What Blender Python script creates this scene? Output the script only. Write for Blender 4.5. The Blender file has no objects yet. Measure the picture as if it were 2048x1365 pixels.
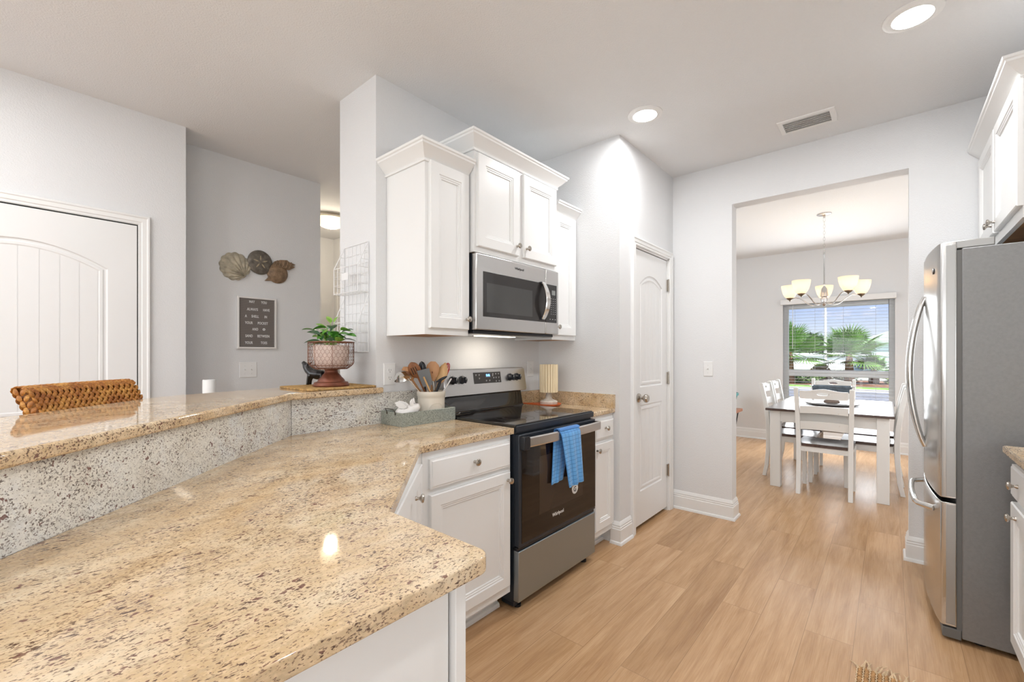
import bpy, bmesh, math, random
from mathutils import Vector, Matrix
random.seed(7)
PI = math.pi
S = bpy.context.scene
COL = S.collection

# ------------------------------------------------------------------ camera
F_PX = 880.0
YAW = math.atan2(1779.4 - 1024.0, F_PX)
cam = bpy.data.cameras.new('camera')
cam.sensor_fit = 'HORIZONTAL'
cam.sensor_width = 36.0
cam.lens = F_PX / 2048.0 * 36.0
cam.shift_y = (709.2 - 682.5) / 2048.0
cam.clip_start = 0.02
cam.clip_end = 400
co = bpy.data.objects.new('camera', cam)
COL.objects.link(co)
co.location = (0, 0, 1.27)
co.rotation_euler = (PI / 2, 0, YAW - PI / 2)
S.camera = co

# ------------------------------------------------------------------ view, world, daylight
S.view_settings.view_transform = 'Standard'
S.view_settings.look = 'None'
S.view_settings.exposure = 0.88
S.view_settings.gamma = 1.0
S.view_settings.use_curve_mapping = False

w = bpy.data.worlds.new('sky')
S.world = w
w.use_nodes = True
nt = w.node_tree
nt.nodes.clear()
wo = nt.nodes.new('ShaderNodeOutputWorld')
bg = nt.nodes.new('ShaderNodeBackground')
tc = nt.nodes.new('ShaderNodeTexCoord')
sx = nt.nodes.new('ShaderNodeSeparateXYZ')
cr = nt.nodes.new('ShaderNodeValToRGB')
cr.color_ramp.elements[0].position = 0.0
cr.color_ramp.elements[0].color = (0.93, 0.97, 1.0, 1)
cr.color_ramp.elements[1].position = 0.35
cr.color_ramp.elements[1].color = (0.26, 0.42, 0.90, 1)
e = cr.color_ramp.elements.new(0.045)
e.color = (0.72, 0.83, 1.0, 1)
e = cr.color_ramp.elements.new(0.11)
e.color = (0.40, 0.56, 0.98, 1)
nt.links.new(tc.outputs['Generated'], sx.inputs[0])
nt.links.new(sx.outputs['Z'], cr.inputs[0])
nt.links.new(cr.outputs[0], bg.inputs[0])
bg.inputs[1].default_value = .56
nt.links.new(bg.outputs[0], wo.inputs[0])


def light(name, typ, loc, energy, size=None, size_y=None, direction=None, color=(1, 1, 1), radius=None, spread=None, shape='RECTANGLE'):
    d = bpy.data.lights.new(name, typ)
    d.energy = energy
    d.color = color
    if typ == 'AREA':
        d.shape = shape
        d.size = size
        if size_y: d.size_y = size_y
        if spread: d.spread = spread
    if radius is not None and typ in ('POINT', 'SPOT'):
        d.shadow_soft_size = radius
    o = bpy.data.objects.new(name, d)
    COL.objects.link(o)
    o.location = loc
    if direction:
        o.rotation_euler = Vector(direction).to_track_quat('-Z', 'Y').to_euler()
    return o


sun = light('sun', 'SUN', (0, 0, 10), 5.0, direction=(0.50, 0.40, -0.77), color=(1, .96, .9))
sun.data.angle = 0.02
# daylight at the dining window, plus added fill lamps on closed walls
light('fill_rear_unseen', 'AREA', (-4.1, 1.0, 1.3), 42, 4.0, 2.2, (1, -.05, .38), (.90, .955, 1))  # added fill lamp behind the camera, no door opening built
light('fill_right_unseen', 'AREA', (-1.2, -1.0, 1.6), 20, 1.6, 1.0, (.1, 1, .35), (.90, .955, 1))  # added fill lamp by the right wall, no window there
light('daylight_dining_window', 'AREA', (7.38, .565, 1.3), 27, 1.15, 1.35, (-1, 0, -.12), (.95, .98, 1))
light('fill_dining_side_unseen', 'AREA', (4.6, 3.5, 1.5), 22, 1.6, 1.4, (.75, -1, 0), (.95, .98, 1))  # added fill for the window wall, side window is invented
light('fill_dining_side_unseen', 'AREA', (4.6, -1.7, 1.5), 16, 1.2, 1.4, (.9, 1, 0), (.95, .98, 1))  # matching added fill from the opposite closed wall
CANS_AND_FILL = [(2.574, 1.137), (2.577, -0.075), (0.9, -0.075), (-0.9, 1.137), (-0.3, 2.6), (-1.6, 2.6)]  # first two are visible recessed lights, the others added unseen fill
for cx_, cy_ in CANS_AND_FILL:
    light('ceiling_can_or_fill', 'AREA', (cx_, cy_, 2.722), (5.5 if cy_ > 2 else 6), .13, None, (0, 0, -1), (.975, .985, 1), shape='DISK')
for cx_, cy_ in ((-2.8, .4), (-2.8, 2.4)):
    light('ceiling_can_or_fill', 'AREA', (cx_, cy_, 2.73), 8, .13, None, (0, 0, -1), (.975, .985, 1), shape='DISK')  # more added ceiling fill, without fixtures
light('range_lamp', 'AREA', (2.03, 1.86, 1.37), .32, .30, .06, (0, .25, -1), (1, .9, .78))


# ------------------------------------------------------------------ materials
def new_mat(name):
    m = bpy.data.materials.new(name)
    m.use_nodes = True
    n = m.node_tree
    return m, n, n.nodes['Principled BSDF']


def pmat(name, col, rough=.5, metal=0.0, bump=0.0, bscale=200.0, coat=0.0, spec=.5, emit=None, es=0.0, trans=0.0, var=0.0, vscale=8.0, ior=1.45, det=2.0):
    m, n, b = new_mat(name)
    b.inputs['Base Color'].default_value = (*col, 1)
    b.inputs['Roughness'].default_value = rough
    b.inputs['Metallic'].default_value = metal
    b.inputs['Specular IOR Level'].default_value = spec
    b.inputs['Coat Weight'].default_value = coat
    b.inputs['Coat Roughness'].default_value = .08
    b.inputs['Transmission Weight'].default_value = trans
    b.inputs['IOR'].default_value = ior
    if emit:
        b.inputs['Emission Color'].default_value = (*emit, 1)
        b.inputs['Emission Strength'].default_value = es
    t = n.nodes.new('ShaderNodeTexCoord')
    if bump:
        x = n.nodes.new('ShaderNodeTexNoise')
        x.inputs['Scale'].default_value = bscale
        x.inputs['Detail'].default_value = det
        n.links.new(t.outputs['Object'], x.inputs['Vector'])
        bp = n.nodes.new('ShaderNodeBump')
        bp.inputs['Strength'].default_value = bump
        bp.inputs['Distance'].default_value = .01
        n.links.new(x.outputs['Fac'], bp.inputs['Height'])
        n.links.new(bp.outputs[0], b.inputs['Normal'])
    if var:
        x = n.nodes.new('ShaderNodeTexNoise')
        x.inputs['Scale'].default_value = vscale
        x.inputs['Detail'].default_value = 4
        n.links.new(t.outputs['Object'], x.inputs['Vector'])
        r = n.nodes.new('ShaderNodeValToRGB')
        r.color_ramp.elements[0].position = .3
        r.color_ramp.elements[1].position = .7
        r.color_ramp.elements[0].color = (*[max(0, c * (1 - var)) for c in col], 1)
        r.color_ramp.elements[1].color = (*[min(1, c * (1 + var)) for c in col], 1)
        n.links.new(x.outputs['Fac'], r.inputs[0])
        n.links.new(r.outputs[0], b.inputs['Base Color'])
    return m


def ramp(n, src, stops, interp='LINEAR'):
    r = n.nodes.new('ShaderNodeValToRGB')
    r.color_ramp.interpolation = interp
    els = r.color_ramp.elements
    els[0].position, els[0].color = stops[0][0], (*stops[0][1], 1)
    els[1].position, els[1].color = stops[-1][0], (*stops[-1][1], 1)
    for p, c in stops[1:-1]:
        q = els.new(p)
        q.color = (*c, 1)
    n.links.new(src, r.inputs[0])
    return r.outputs[0]


def mixc(n, fac, a, b, mode='MIX'):
    x = n.nodes.new('ShaderNodeMix')
    x.data_type = 'RGBA'
    x.blend_type = mode
    for s, v in ((x.inputs[0], fac), (x.inputs[6], a), (x.inputs[7], b)):
        if hasattr(v, 'default_value') or hasattr(v, 'links'):
            n.links.new(v, s)
        elif isinstance(v, (int, float)):
            s.default_value = v
        else:
            s.default_value = (*v, 1)
    return x.outputs[2]


def noise(n, vec, scale, detail=2, rough=.5, dist=0.0):
    x = n.nodes.new('ShaderNodeTexNoise')
    x.inputs['Scale'].default_value = scale
    x.inputs['Detail'].default_value = detail
    x.inputs['Roughness'].default_value = rough
    x.inputs['Distortion'].default_value = dist
    n.links.new(vec, x.inputs['Vector'])
    return x.outputs['Fac']


def mapping(n, scale=(1, 1, 1), loc=(0, 0, 0), rot=(0, 0, 0), out='Object'):
    t = n.nodes.new('ShaderNodeTexCoord')
    m = n.nodes.new('ShaderNodeMapping')
    m.inputs['Scale'].default_value = scale
    m.inputs['Location'].default_value = loc
    m.inputs['Rotation'].default_value = rot
    n.links.new(t.outputs[out], m.inputs[0])
    return m.outputs[0]


BW = ((0, 0, 0), (1, 1, 1))


def granite(name, base_a, base_b, base_c, fleck, strength=1.0, tilt=0.0):
    m, n, b = new_mat(name)
    v = mapping(n, (.72, 1.15, 1.15), rot=(0, 0, .12))
    v2 = mapping(n, (.62, 1.2, 1.2), (3, 1, 7), rot=(0, 0, -.1))
    n1 = noise(n, v, 9, 5, .62)
    base = ramp(n, n1, [(.36, base_a), (.5, base_b), (.64, base_c)])
    # pale crystals
    n2 = noise(n, v, 120, 3, .6)
    base = mixc(n, ramp(n, n2, [(.50, BW[0]), (.64, (.55, .55, .55))]), base, tuple(min(1, c * 1.16) for c in base_b))
    # tan-grey mottling
    n3 = noise(n, v2, 70, 4, .65)
    base = mixc(n, ramp(n, n3, [(.50, BW[0]), (.66, (.6, .6, .6))]), base, tuple(c * .66 for c in base_b))
    # density drifts
    n5 = noise(n, v, 14, 3, .6)
    dens = ramp(n, n5, [(.38, (0, 0, 0)), (.64, (.06, .06, .06))])

    def layer(base, src, lo, hi, col, k):
        add = n.nodes.new('ShaderNodeMath')
        add.operation = 'ADD'
        n.links.new(src, add.inputs[0])
        n.links.new(dens, add.inputs[1])
        return mixc(n, ramp(n, add.outputs[0], [(lo, BW[0]), (hi, (k,) * 3)]), base, col)
    base = layer(base, noise(n, v2, 250, 2, .55, .2), .60, .655, tuple(c * 1.7 for c in fleck), .85 * strength)
    base = layer(base, noise(n, v2, 145, 3, .6, .3), .628, .672, fleck, strength)
    base = layer(base, noise(n, v, 72, 2, .55, .5), .69, .715, (.15, .055, .045), .85)
    n.links.new(base, b.inputs['Base Color'])
    b.inputs['Roughness'].default_value = .05
    b.inputs['Specular IOR Level'].default_value = .5
    return m


M = {}
M['granite'] = granite('granite_gold', (.60, .42, .235), (.70, .525, .33), (.77, .625, .435), (.12, .07, .048))
M['granite_cool_lit'] = granite('granite_cool_light_tint', (.70, .66, .58), (.78, .755, .69), (.75, .76, .75), (.10, .075, .065), .9)  # same granite as the counter, paler cooler light painted into the colour
M['wall'] = pmat('painted_wall', (.79, .795, .80), .62, bump=.22, bscale=170, spec=.3)
M['ceiling'] = pmat('textured_ceiling', (.82, .825, .83), .8, bump=.3, bscale=130, spec=.2, det=3)
M['trim'] = pmat('white_trim', (.87, .87, .86), .3, spec=.45)
M['cab'] = pmat('white_cabinet', (.86, .86, .85), .3, spec=.45)
M['door'] = pmat('white_door', (.85, .85, .845), .35, spec=.4)
M['cabwood'] = pmat('raw_cabinet_wood', (.42, .22, .10), .6, var=.3, vscale=6)
M['nickel'] = pmat('brushed_nickel', (.50, .46, .41), .22, 1.0)
M['chrome'] = pmat('bright_steel', (.75, .75, .74), .12, 1.0)
M['gap'] = pmat('dark_gap', (.02, .02, .02), .8)
M['blackglass'] = pmat('black_glass', (.012, .011, .011), .04, coat=.6, spec=.6)
M['ovenglass'] = pmat('oven_door_glass', (.014, .008, .005), .04, spec=.5)
M['mwglass'] = pmat('microwave_glass', (.03, .027, .026), .05, spec=.6)
M['black'] = pmat('black_plastic', (.015, .016, .02), .28)
M['bluegrey'] = pmat('dark_enamel', (.022, .028, .038), .35, spec=.5)
M['plate'] = pmat('switch_plate_white', (.86, .86, .85), .35)
M['slot'] = pmat('outlet_slot', (.05, .05, .05), .6)
M['white'] = pmat('white_ceramic', (.85, .83, .81), .2, coat=.3)
M['whitewire'] = pmat('white_wire', (.85, .85, .85), .4)
M['glow'] = pmat('led_disc', (1, 1, 1), .5, emit=(1, .97, .92), es=9)
M['bulbglass'] = pmat('frosted_glass_lit', (.88, .80, .68), .4, emit=(1, .80, .60), es=.10)
def translucent(m, fac, col):
    n = m.node_tree
    b = n.nodes['Principled BSDF']
    t = n.nodes.new('ShaderNodeBsdfTranslucent')
    t.inputs[0].default_value = (*col, 1)
    x = n.nodes.new('ShaderNodeMixShader')
    x.inputs[0].default_value = fac
    n.links.new(b.outputs[0], x.inputs[1])
    n.links.new(t.outputs[0], x.inputs[2])
    n.links.new(x.outputs[0], n.nodes['Material Output'].inputs[0])


translucent(M['bulbglass'], .5, (.95, .84, .70))
M['vinyl'] = pmat('window_vinyl', (.90, .90, .90), .35)
translucent(M['vinyl'], .1, (.95, .95, .95))
M['bulb'] = pmat('lit_bulb', (1, 1, 1), .5, emit=(1, .88, .70), es=6)


def steel(name, col, rough, axis='X', aniso=.5, dark=0):
    m, n, b = new_mat(name)
    sc = {'X': (4, 900, 900), 'Z': (900, 900, 4), 'Y': (900, 4, 900)}[axis]
    v = mapping(n, sc)
    f = noise(n, v, 1.0, 2)
    c = ramp(n, f, [(.3, tuple(x * .98 for x in col)), (.7, tuple(min(1, x * 1.02) for x in col))])
    n.links.new(c, b.inputs['Base Color'])
    b.inputs['Metallic'].default_value = 1
    r = n.nodes.new('ShaderNodeMapRange')
    r.inputs['To Min'].default_value = rough * .95
    r.inputs['To Max'].default_value = rough * 1.06
    n.links.new(f, r.inputs[0])
    n.links.new(r.outputs[0], b.inputs['Roughness'])
    b.inputs['Anisotropic'].default_value = aniso
    return m


M['steel'] = steel('stainless_steel', (.62, .61, .60), .26)
M['steel_drawer'] = steel('stainless_drawer', (.38, .43, .47), .42)
M['steel_v'] = steel('stainless_fridge', (.62, .62, .61), .2, 'Z')
M['fridge_side'] = pmat('grey_textured_enamel', (.25, .25, .25), .42, .3, bump=.12, bscale=420, var=.05, vscale=90)
M['fridge_gasket'] = pmat('fridge_gasket', (.16, .16, .155), .5)
M['fridge_doorside'] = pmat('fridge_door_side', (.42, .42, .41), .35, .6)


def wood_floor():
    m, n, b = new_mat('oak_plank_floor')
    v = mapping(n)
    br = n.nodes.new('ShaderNodeTexBrick')
    br.offset = .37
    br.inputs['Scale'].default_value = 1
    br.inputs['Brick Width'].default_value = 1.22
    br.inputs['Row Height'].default_value = .178
    br.inputs['Mortar Size'].default_value = .0011
    br.inputs['Mortar Smooth'].default_value = .2
    br.inputs['Color1'].default_value = (0, 0, 0, 1)
    br.inputs['Color2'].default_value = (1, 1, 1, 1)
    br.inputs['Mortar'].default_value = (.5, .5, .5, 1)
    n.links.new(v, br.inputs['Vector'])
    # shift the grain per plank
    vm = n.nodes.new('ShaderNodeVectorMath')
    vm.operation = 'MULTIPLY_ADD'
    n.links.new(br.outputs['Color'], vm.inputs[0])
    vm.inputs[1].default_value = (7, 5, 3)
    n.links.new(v, vm.inputs[2])
    mp = n.nodes.new('ShaderNodeMapping')
    mp.inputs['Scale'].default_value = (.9, 9, 1)
    n.links.new(vm.outputs[0], mp.inputs[0])
    g1 = noise(n, mp.outputs[0], 2.2, 5, .6, .5)
    mp2 = n.nodes.new('ShaderNodeMapping')
    mp2.inputs['Scale'].default_value = (4, 150, 1)
    n.links.new(vm.outputs[0], mp2.inputs[0])
    g2 = noise(n, mp2.outputs[0], 1.5, 3, .6)
    c = ramp(n, g1, [(.28, (.40, .21, .095)), (.45, (.51, .295, .14)), (.6, (.60, .365, .19)), (.78, (.66, .43, .24))])
    c = mixc(n, .22, c, ramp(n, g2, [(.3, (.42, .24, .12)), (.7, (.80, .56, .34))]))
    tone = ramp(n, br.outputs['Color'], [(0, (.86, .84, .82)), (.5, (.98, .98, .98)), (1, (1.0, 1.0, 1.02))])
    c = mixc(n, 1.0, c, tone, 'MULTIPLY')
    c = mixc(n, ramp(n, br.outputs['Fac'], [(0, (0, 0, 0)), (1, (.6, .6, .6))]), c, (.22, .12, .06))
    n.links.new(c, b.inputs['Base Color'])
    b.inputs['Roughness'].default_value = .27
    b.inputs['Specular IOR Level'].default_value = .45
    bp = n.nodes.new('ShaderNodeBump')
    bp.inputs['Strength'].default_value = .12
    bp.inputs['Distance'].default_value = .004
    n.links.new(g2, bp.inputs['Height'])
    n.links.new(bp.outputs[0], b.inputs['Normal'])
    return m


M['floor'] = wood_floor()


def woodm(name, a, bcol, sc=(3, 40, 40), rough=.5):
    m, n, b = new_mat(name)
    v = mapping(n, sc)
    f = noise(n, v, 1.5, 4, .6, .6)
    n.links.new(ramp(n, f, [(.3, a), (.7, bcol)]), b.inputs['Base Color'])
    b.inputs['Roughness'].default_value = rough
    return m


def glass_pane(name, tint=(1, 1, 1)):
    m = bpy.data.materials.new(name)
    m.use_nodes = True
    n = m.node_tree
    n.nodes.clear()
    o = n.nodes.new('ShaderNodeOutputMaterial')
    mx = n.nodes.new('ShaderNodeMixShader')
    tr = n.nodes.new('ShaderNodeBsdfTransparent')
    tr.inputs[0].default_value = (*tint, 1)
    gl = n.nodes.new('ShaderNodeBsdfGlossy')
    gl.inputs['Roughness'].default_value = .02
    fr = n.nodes.new('ShaderNodeFresnel')
    n.links.new(fr.outputs[0], mx.inputs[0])
    n.links.new(tr.outputs[0], mx.inputs[1])
    n.links.new(gl.outputs[0], mx.inputs[2])
    n.links.new(mx.outputs[0], o.inputs[0])
    return m


M['glass'] = glass_pane('window_glass')


# ------------------------------------------------------------------ mesh building
class MB:
    def __init__(self):
        self.v = []
        self.f = []
        self.mi = []
        self.T = None
        self.cur = 0

    def V(self, p):
        p = Vector(p)
        if self.T is not None: p = self.T @ p
        self.v.append(p)
        return len(self.v) - 1

    def F(self, ids):
        self.f.append(tuple(ids))
        self.mi.append(self.cur)

    def box(self, x0, x1, y0, y1, z0, z1):
        i = [self.V((x, y, z)) for z in (z0, z1) for x, y in ((x0, y0), (x1, y0), (x1, y1), (x0, y1))]
        for q in ((3, 2, 1, 0), (4, 5, 6, 7), (0, 1, 5, 4), (1, 2, 6, 5), (2, 3, 7, 6), (3, 0, 4, 7)):
            self.F([i[k] for k in q])
        return self

    def prism(self, poly, z0, z1, M_=None):
        fn = M_ or (lambda p: p)
        n = len(poly)
        a = [self.V(fn((x, y, z0))) for x, y in poly]
        b = [self.V(fn((x, y, z1))) for x, y in poly]
        self.F(a[::-1])
        self.F(b)
        for k in range(n):
            self.F([a[k], a[(k + 1) % n], b[(k + 1) % n], b[k]])
        return self

    def loft(self, loops, cap0=False, cap1=False, closed=True):
        ids = [[self.V(p) for p in lp] for lp in loops]
        n = len(ids[0])
        for a, b in zip(ids, ids[1:]):
            for k in range(n if closed else n - 1):
                self.F([a[k], a[(k + 1) % n], b[(k + 1) % n], b[k]])
        if cap0: self.F(ids[0][::-1])
        if cap1: self.F(ids[-1])
        return self

    def lathe(self, prof, c=(0, 0, 0), seg=28, ax='Z', sy=1.0, cap=True):
        loops = []
        for r, h in prof:
            lp = []
            for k in range(seg):
                a = 2 * PI * k / seg
                x, y = r * math.cos(a), r * math.sin(a) * sy
                p = {'Z': (x, y, h), 'Y': (x, h, -y), 'X': (h, x, y)}[ax]
                lp.append((p[0] + c[0], p[1] + c[1], p[2] + c[2]))
            loops.append(lp)
        return self.loft(loops, cap and prof[0][0] > 1e-5, cap and prof[-1][0] > 1e-5)

    def tube(self, pts, r, seg=8, closed=False, flat=1.0, up=None):
        pts = [Vector(p) for p in pts]
        n = len(pts)
        loops = []
        prev = None
        for k, p in enumerate(pts):
            if closed:
                t = pts[(k + 1) % n] - pts[k - 1]
            else:
                t = pts[min(k + 1, n - 1)] - pts[max(k - 1, 0)]
            if t.length < 1e-9: t = Vector((0, 0, 1))
            t.normalize()
            if prev is None:
                u = Vector(up) if up else Vector((0, 0, 1))
                if abs(u.dot(t)) > .95: u = Vector((1, 0, 0))
            else:
                u = prev
            u = (u - t * u.dot(t)).normalized()
            prev = u
            s = t.cross(u)
            rr = r[k] if isinstance(r, (list, tuple)) else r
            loops.append([p + u * rr * flat * math.cos(2 * PI * q / seg) + s * rr * math.sin(2 * PI * q / seg) for q in range(seg)])
        if closed: loops.append(loops[0])
        return self.loft(loops, not closed, not closed)

    def sweep(self, path, prof, fn, closed=False):
        """prof = [(offset to the left of travel, height)], mitred."""
        P = [Vector(p) for p in path]
        n = len(P)
        loops = []
        for k in range(n):
            d0 = (P[k] - P[k - 1]).normalized() if (k > 0 or closed) else None
            d1 = (P[(k + 1) % n] - P[k]).normalized() if (k < n - 1 or closed) else None
            d0 = d0 or d1
            d1 = d1 or d0
            n0 = Vector((-d0.y, d0.x))
            n1 = Vector((-d1.y, d1.x))
            nn = n0 + n1
            nn = nn / max(1e-6, nn.dot(n0))
            loops.append([fn(P[k].x + nn.x * o, P[k].y + nn.y * o, h) for o, h in prof])
        if closed: loops.append(loops[0])
        self.loft(loops, not closed, not closed)
        return self

    def blob(self, c, r, seg=14, rings=9, rot=None):
        c = Vector(c)
        loops = []
        for i in range(rings + 1):
            a = PI * i / rings
            lp = []
            for k in range(seg):
                b = 2 * PI * k / seg
                p = Vector((r[0] * math.sin(a) * math.cos(b), r[1] * math.sin(a) * math.sin(b), -r[2] * math.cos(a)))
                if rot is not None: p = rot @ p
                lp.append(c + p)
            loops.append(lp)
        return self.loft(loops)

    def build(self, name, mat, parent=None, bevel=0, smooth=40, seg=2, local=False):
        vs = self.v
        if parent is not None:
            loc = Vector((0, 0, 0))
            if not local:
                q = parent
                while q is not None:
                    loc += q.location
                    q = q.parent
        elif local:
            loc = Vector((0, 0, 0))
        else:
            xs = [p.x for p in vs]; ys = [p.y for p in vs]; zs = [p.z for p in vs]
            loc = Vector(((min(xs) + max(xs)) / 2, (min(ys) + max(ys)) / 2, min(zs)))
        me = bpy.data.meshes.new(name)
        me.from_pydata([p - loc for p in vs], [], self.f)
        mats = mat if isinstance(mat, (list, tuple)) else [mat]
        for m_ in mats: me.materials.append(m_)
        if len(mats) > 1:
            me.polygons.foreach_set('material_index', self.mi)
        bm = bmesh.new()
        bm.from_mesh(me)
        bmesh.ops.remove_doubles(bm, verts=bm.verts, dist=1e-6)
        bmesh.ops.recalc_face_normals(bm, faces=bm.faces)
        bm.to_mesh(me)
        bm.free()
        if smooth:
            me.polygons.foreach_set('use_smooth', [True] * len(me.polygons))
            me.set_sharp_from_angle(angle=math.radians(smooth))
        me.update()
        o = bpy.data.objects.new(name, me)
        COL.objects.link(o)
        if parent is not None:
            o.parent = parent
        else:
            o.location = loc
        if bevel:
            b = o.modifiers.new('bevel', 'BEVEL')
            b.width = bevel
            b.segments = seg
            b.limit_method = 'ANGLE'
            b.angle_limit = math.radians(50)
        return o


def tag(o, label=None, cat=None, group=None, kind=None):
    if label: o['label'] = label
    if cat: o['category'] = cat
    if group: o['group'] = group
    if kind: o['kind'] = kind
    return o


def root(name, loc, label, cat, group=None, rz=0):
    o = bpy.data.objects.new(name, None)
    COL.objects.link(o)
    o.empty_display_size = .05
    o.location = loc
    o.rotation_euler = (0, 0, rz)
    return tag(o, label, cat, group)


def struct(mb, name, mat, label, cat, **k):
    return tag(mb.build(name, mat, **k), label, cat, kind='structure')


def copy_tree(o, parent=None):
    c = o.copy()
    COL.objects.link(c)
    c.parent = parent
    for ch in [x for x in bpy.data.objects if x.parent == o]:
        copy_tree(ch, c)
    return c


def text_mb(txt, size, fn, extrude=.0008, align='LEFT', bold=0.0, spacing=1.0):
    cu = bpy.data.curves.new('tmp_text', 'FONT')
    cu.body = txt
    cu.size = size
    cu.extrude = extrude
    cu.align_x = align
    cu.offset = bold
    cu.resolution_u = 3
    cu.space_character = spacing
    o = bpy.data.objects.new('tmp_text', cu)
    COL.objects.link(o)
    dg = bpy.context.evaluated_depsgraph_get()
    me = bpy.data.meshes.new_from_object(o.evaluated_get(dg))
    vs = [fn(v.co) for v in me.vertices]
    fs = [tuple(p.vertices) for p in me.polygons]
    bpy.data.objects.remove(o)
    bpy.data.curves.remove(cu)
    bpy.data.meshes.remove(me)
    return vs, fs


def add_text(mb, txt, size, fn, **k):
    vs, fs = text_mb(txt, size, fn, **k)
    b = len(mb.v)
    for v in vs: mb.v.append(Vector(v))
    for f in fs: mb.F([i + b for i in f])


# ------------------------------------------------------------------ room shell
H = 2.74
struct(MB().box(-4.3, 7.6, -2.2, 6.0, -.12, 0), 'floor', M['floor'], 'light oak plank floor running from the kitchen into the dining room', 'floor', smooth=0)
struct(MB().box(-4.3, 7.6, -2.2, 6.0, H, H + .15), 'ceiling', M['ceiling'], 'white lightly textured ceiling over kitchen and dining room', 'ceiling', smooth=0)

JL, JR = .917, -.090           # doorway jambs
# wall with the doorway to the dining room
mb = MB()
mb.box(3.654, 3.78, JL, 1.47, 0, H)
mb.box(3.654, 3.78, -1.14, JR, 0, H)
mb.box(3.654, 3.78, JR, JL, 2.42, H)
struct(mb, 'wall_far', M['wall'], 'pale grey wall with a square opening into the dining room', 'wall', smooth=0)
# pantry closet walls
mb = MB()
PD0, PD1, PDH = 2.925, 3.555, 2.045
mb.box(2.70, PD0, 1.37, 1.47, 0, H)
mb.box(PD1, 3.654, 1.37, 1.47, 0, H)
mb.box(PD0, PD1, 1.37, 1.47, PDH, H)
mb.box(2.70, 2.80, 1.47, 2.046, 0, H)
struct(mb, 'wall_pantry', M['wall'], 'pale grey corner walls of the pantry closet beside the range', 'wall', smooth=0)
struct(MB().box(1.287, 3.78, 2.046, 2.42, 0, H), 'wall_stove', M['wall'], 'pale grey wall behind the range with a squared end', 'wall', smooth=0)
struct(MB().box(-4.3, .785, 3.453, 3.60, 0, H), 'wall_left', M['wall'], 'pale grey wall holding the wide white door at left', 'wall', smooth=0)
struct(MB().box(.60, 1.80, 3.72, 5.6, 0, H), 'wall_sign', M['wall'], 'pale grey wall carrying the letter board and shell plaque', 'wall', smooth=0)
struct(MB().box(1.80, 2.95, 5.41, 5.6, 0, H), 'wall_hall_end', M['wall'], 'short pale wall at the end of the hall', 'wall', smooth=0)
struct(MB().box(2.79, 2.95, 2.42, 5.41, 0, H), 'wall_hall_side', M['wall'], 'pale wall along the right of the hall', 'wall', smooth=0)
struct(MB().box(-4.3, 3.654, -1.14, -1.01, 0, H), 'wall_right', M['wall'], 'pale wall behind the refrigerator', 'wall', smooth=0)
struct(MB().box(-4.45, -4.3, -1.14, 3.6, 0, H), 'wall_back', M['wall'], 'pale living room wall behind the viewer', 'wall', smooth=0)
# dining room walls with the window
WY0, WY1, WZ0, WZ1 = -.052, 1.185, .60, 1.99
DX = 7.45
mb = MB()
mb.box(DX, DX + .15, -1.9, WY0, 0, H)
mb.box(DX, DX + .15, WY1, 3.7, 0, H)
mb.box(DX, DX + .15, WY0, WY1, 0, WZ0)
mb.box(DX, DX + .15, WY0, WY1, WZ1, H)
struct(mb, 'wall_dining', M['wall'], 'pale grey dining room wall around the window', 'wall', smooth=0)
struct(MB().box(3.78, DX, -1.9, -1.75, 0, H), 'wall_dining_right', M['wall'], 'pale dining room side wall at right', 'wall', smooth=0)
struct(MB().box(3.0, DX, 3.6, 3.75, 0, H), 'wall_dining_left', M['wall'], 'pale dining room side wall at left', 'wall', smooth=0)

# baseboards
BB = [(0, 0), (.026, 0), (.026, .006), (.022, .016), (.015, .020), (.015, .098), (.011, .104), (.013, .112), (.009, .118), (.011, .126), (.006, .138), (.003, .146), (0, .150)]
plan = lambda x, y, h: (x, y, h)


def baseboard(name, path, label):
    struct(MB().sweep(path, [(-o, h) for o, h in BB], plan), name, M['trim'], label, 'baseboard', smooth=30)


baseboard('baseboard_far_left', [(3.654, 1.368), (3.654, JL), (3.78, JL), (3.78, 1.5)], 'white baseboard wrapping the left side of the doorway')
baseboard('baseboard_far_right', [(3.78, -1.2), (3.78, JR), (3.654, JR), (3.654, -1.0)], 'white baseboard wrapping the wall end beside the refrigerator')
baseboard('baseboard_pantry', [(2.70, 1.43), (2.70, 1.37), (2.862, 1.37)][::1], 'short white baseboard around the pantry corner')
baseboard('baseboard_dining', [(DX, 3.6), (DX, -1.7)][::1], 'white baseboard under the dining room window')
for nm in ('baseboard_far_left', 'baseboard_far_right', 'baseboard_pantry', 'baseboard_dining'):
    pass


# door casing swept round an opening; fn maps (u along wall, v up, h out of wall)
CAS = [(0, 0), (0, .010), (.004, .014), (.016, .012), (.020, .016), (.040, .017), (.046, .021), (.054, .020), (.058, .015), (.058, 0)]


def casing(mb, u0, u1, top, fn, z0=0):
    mb.sweep([(u0, z0), (u0, top), (u1, top), (u1, z0)], CAS, fn)


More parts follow.
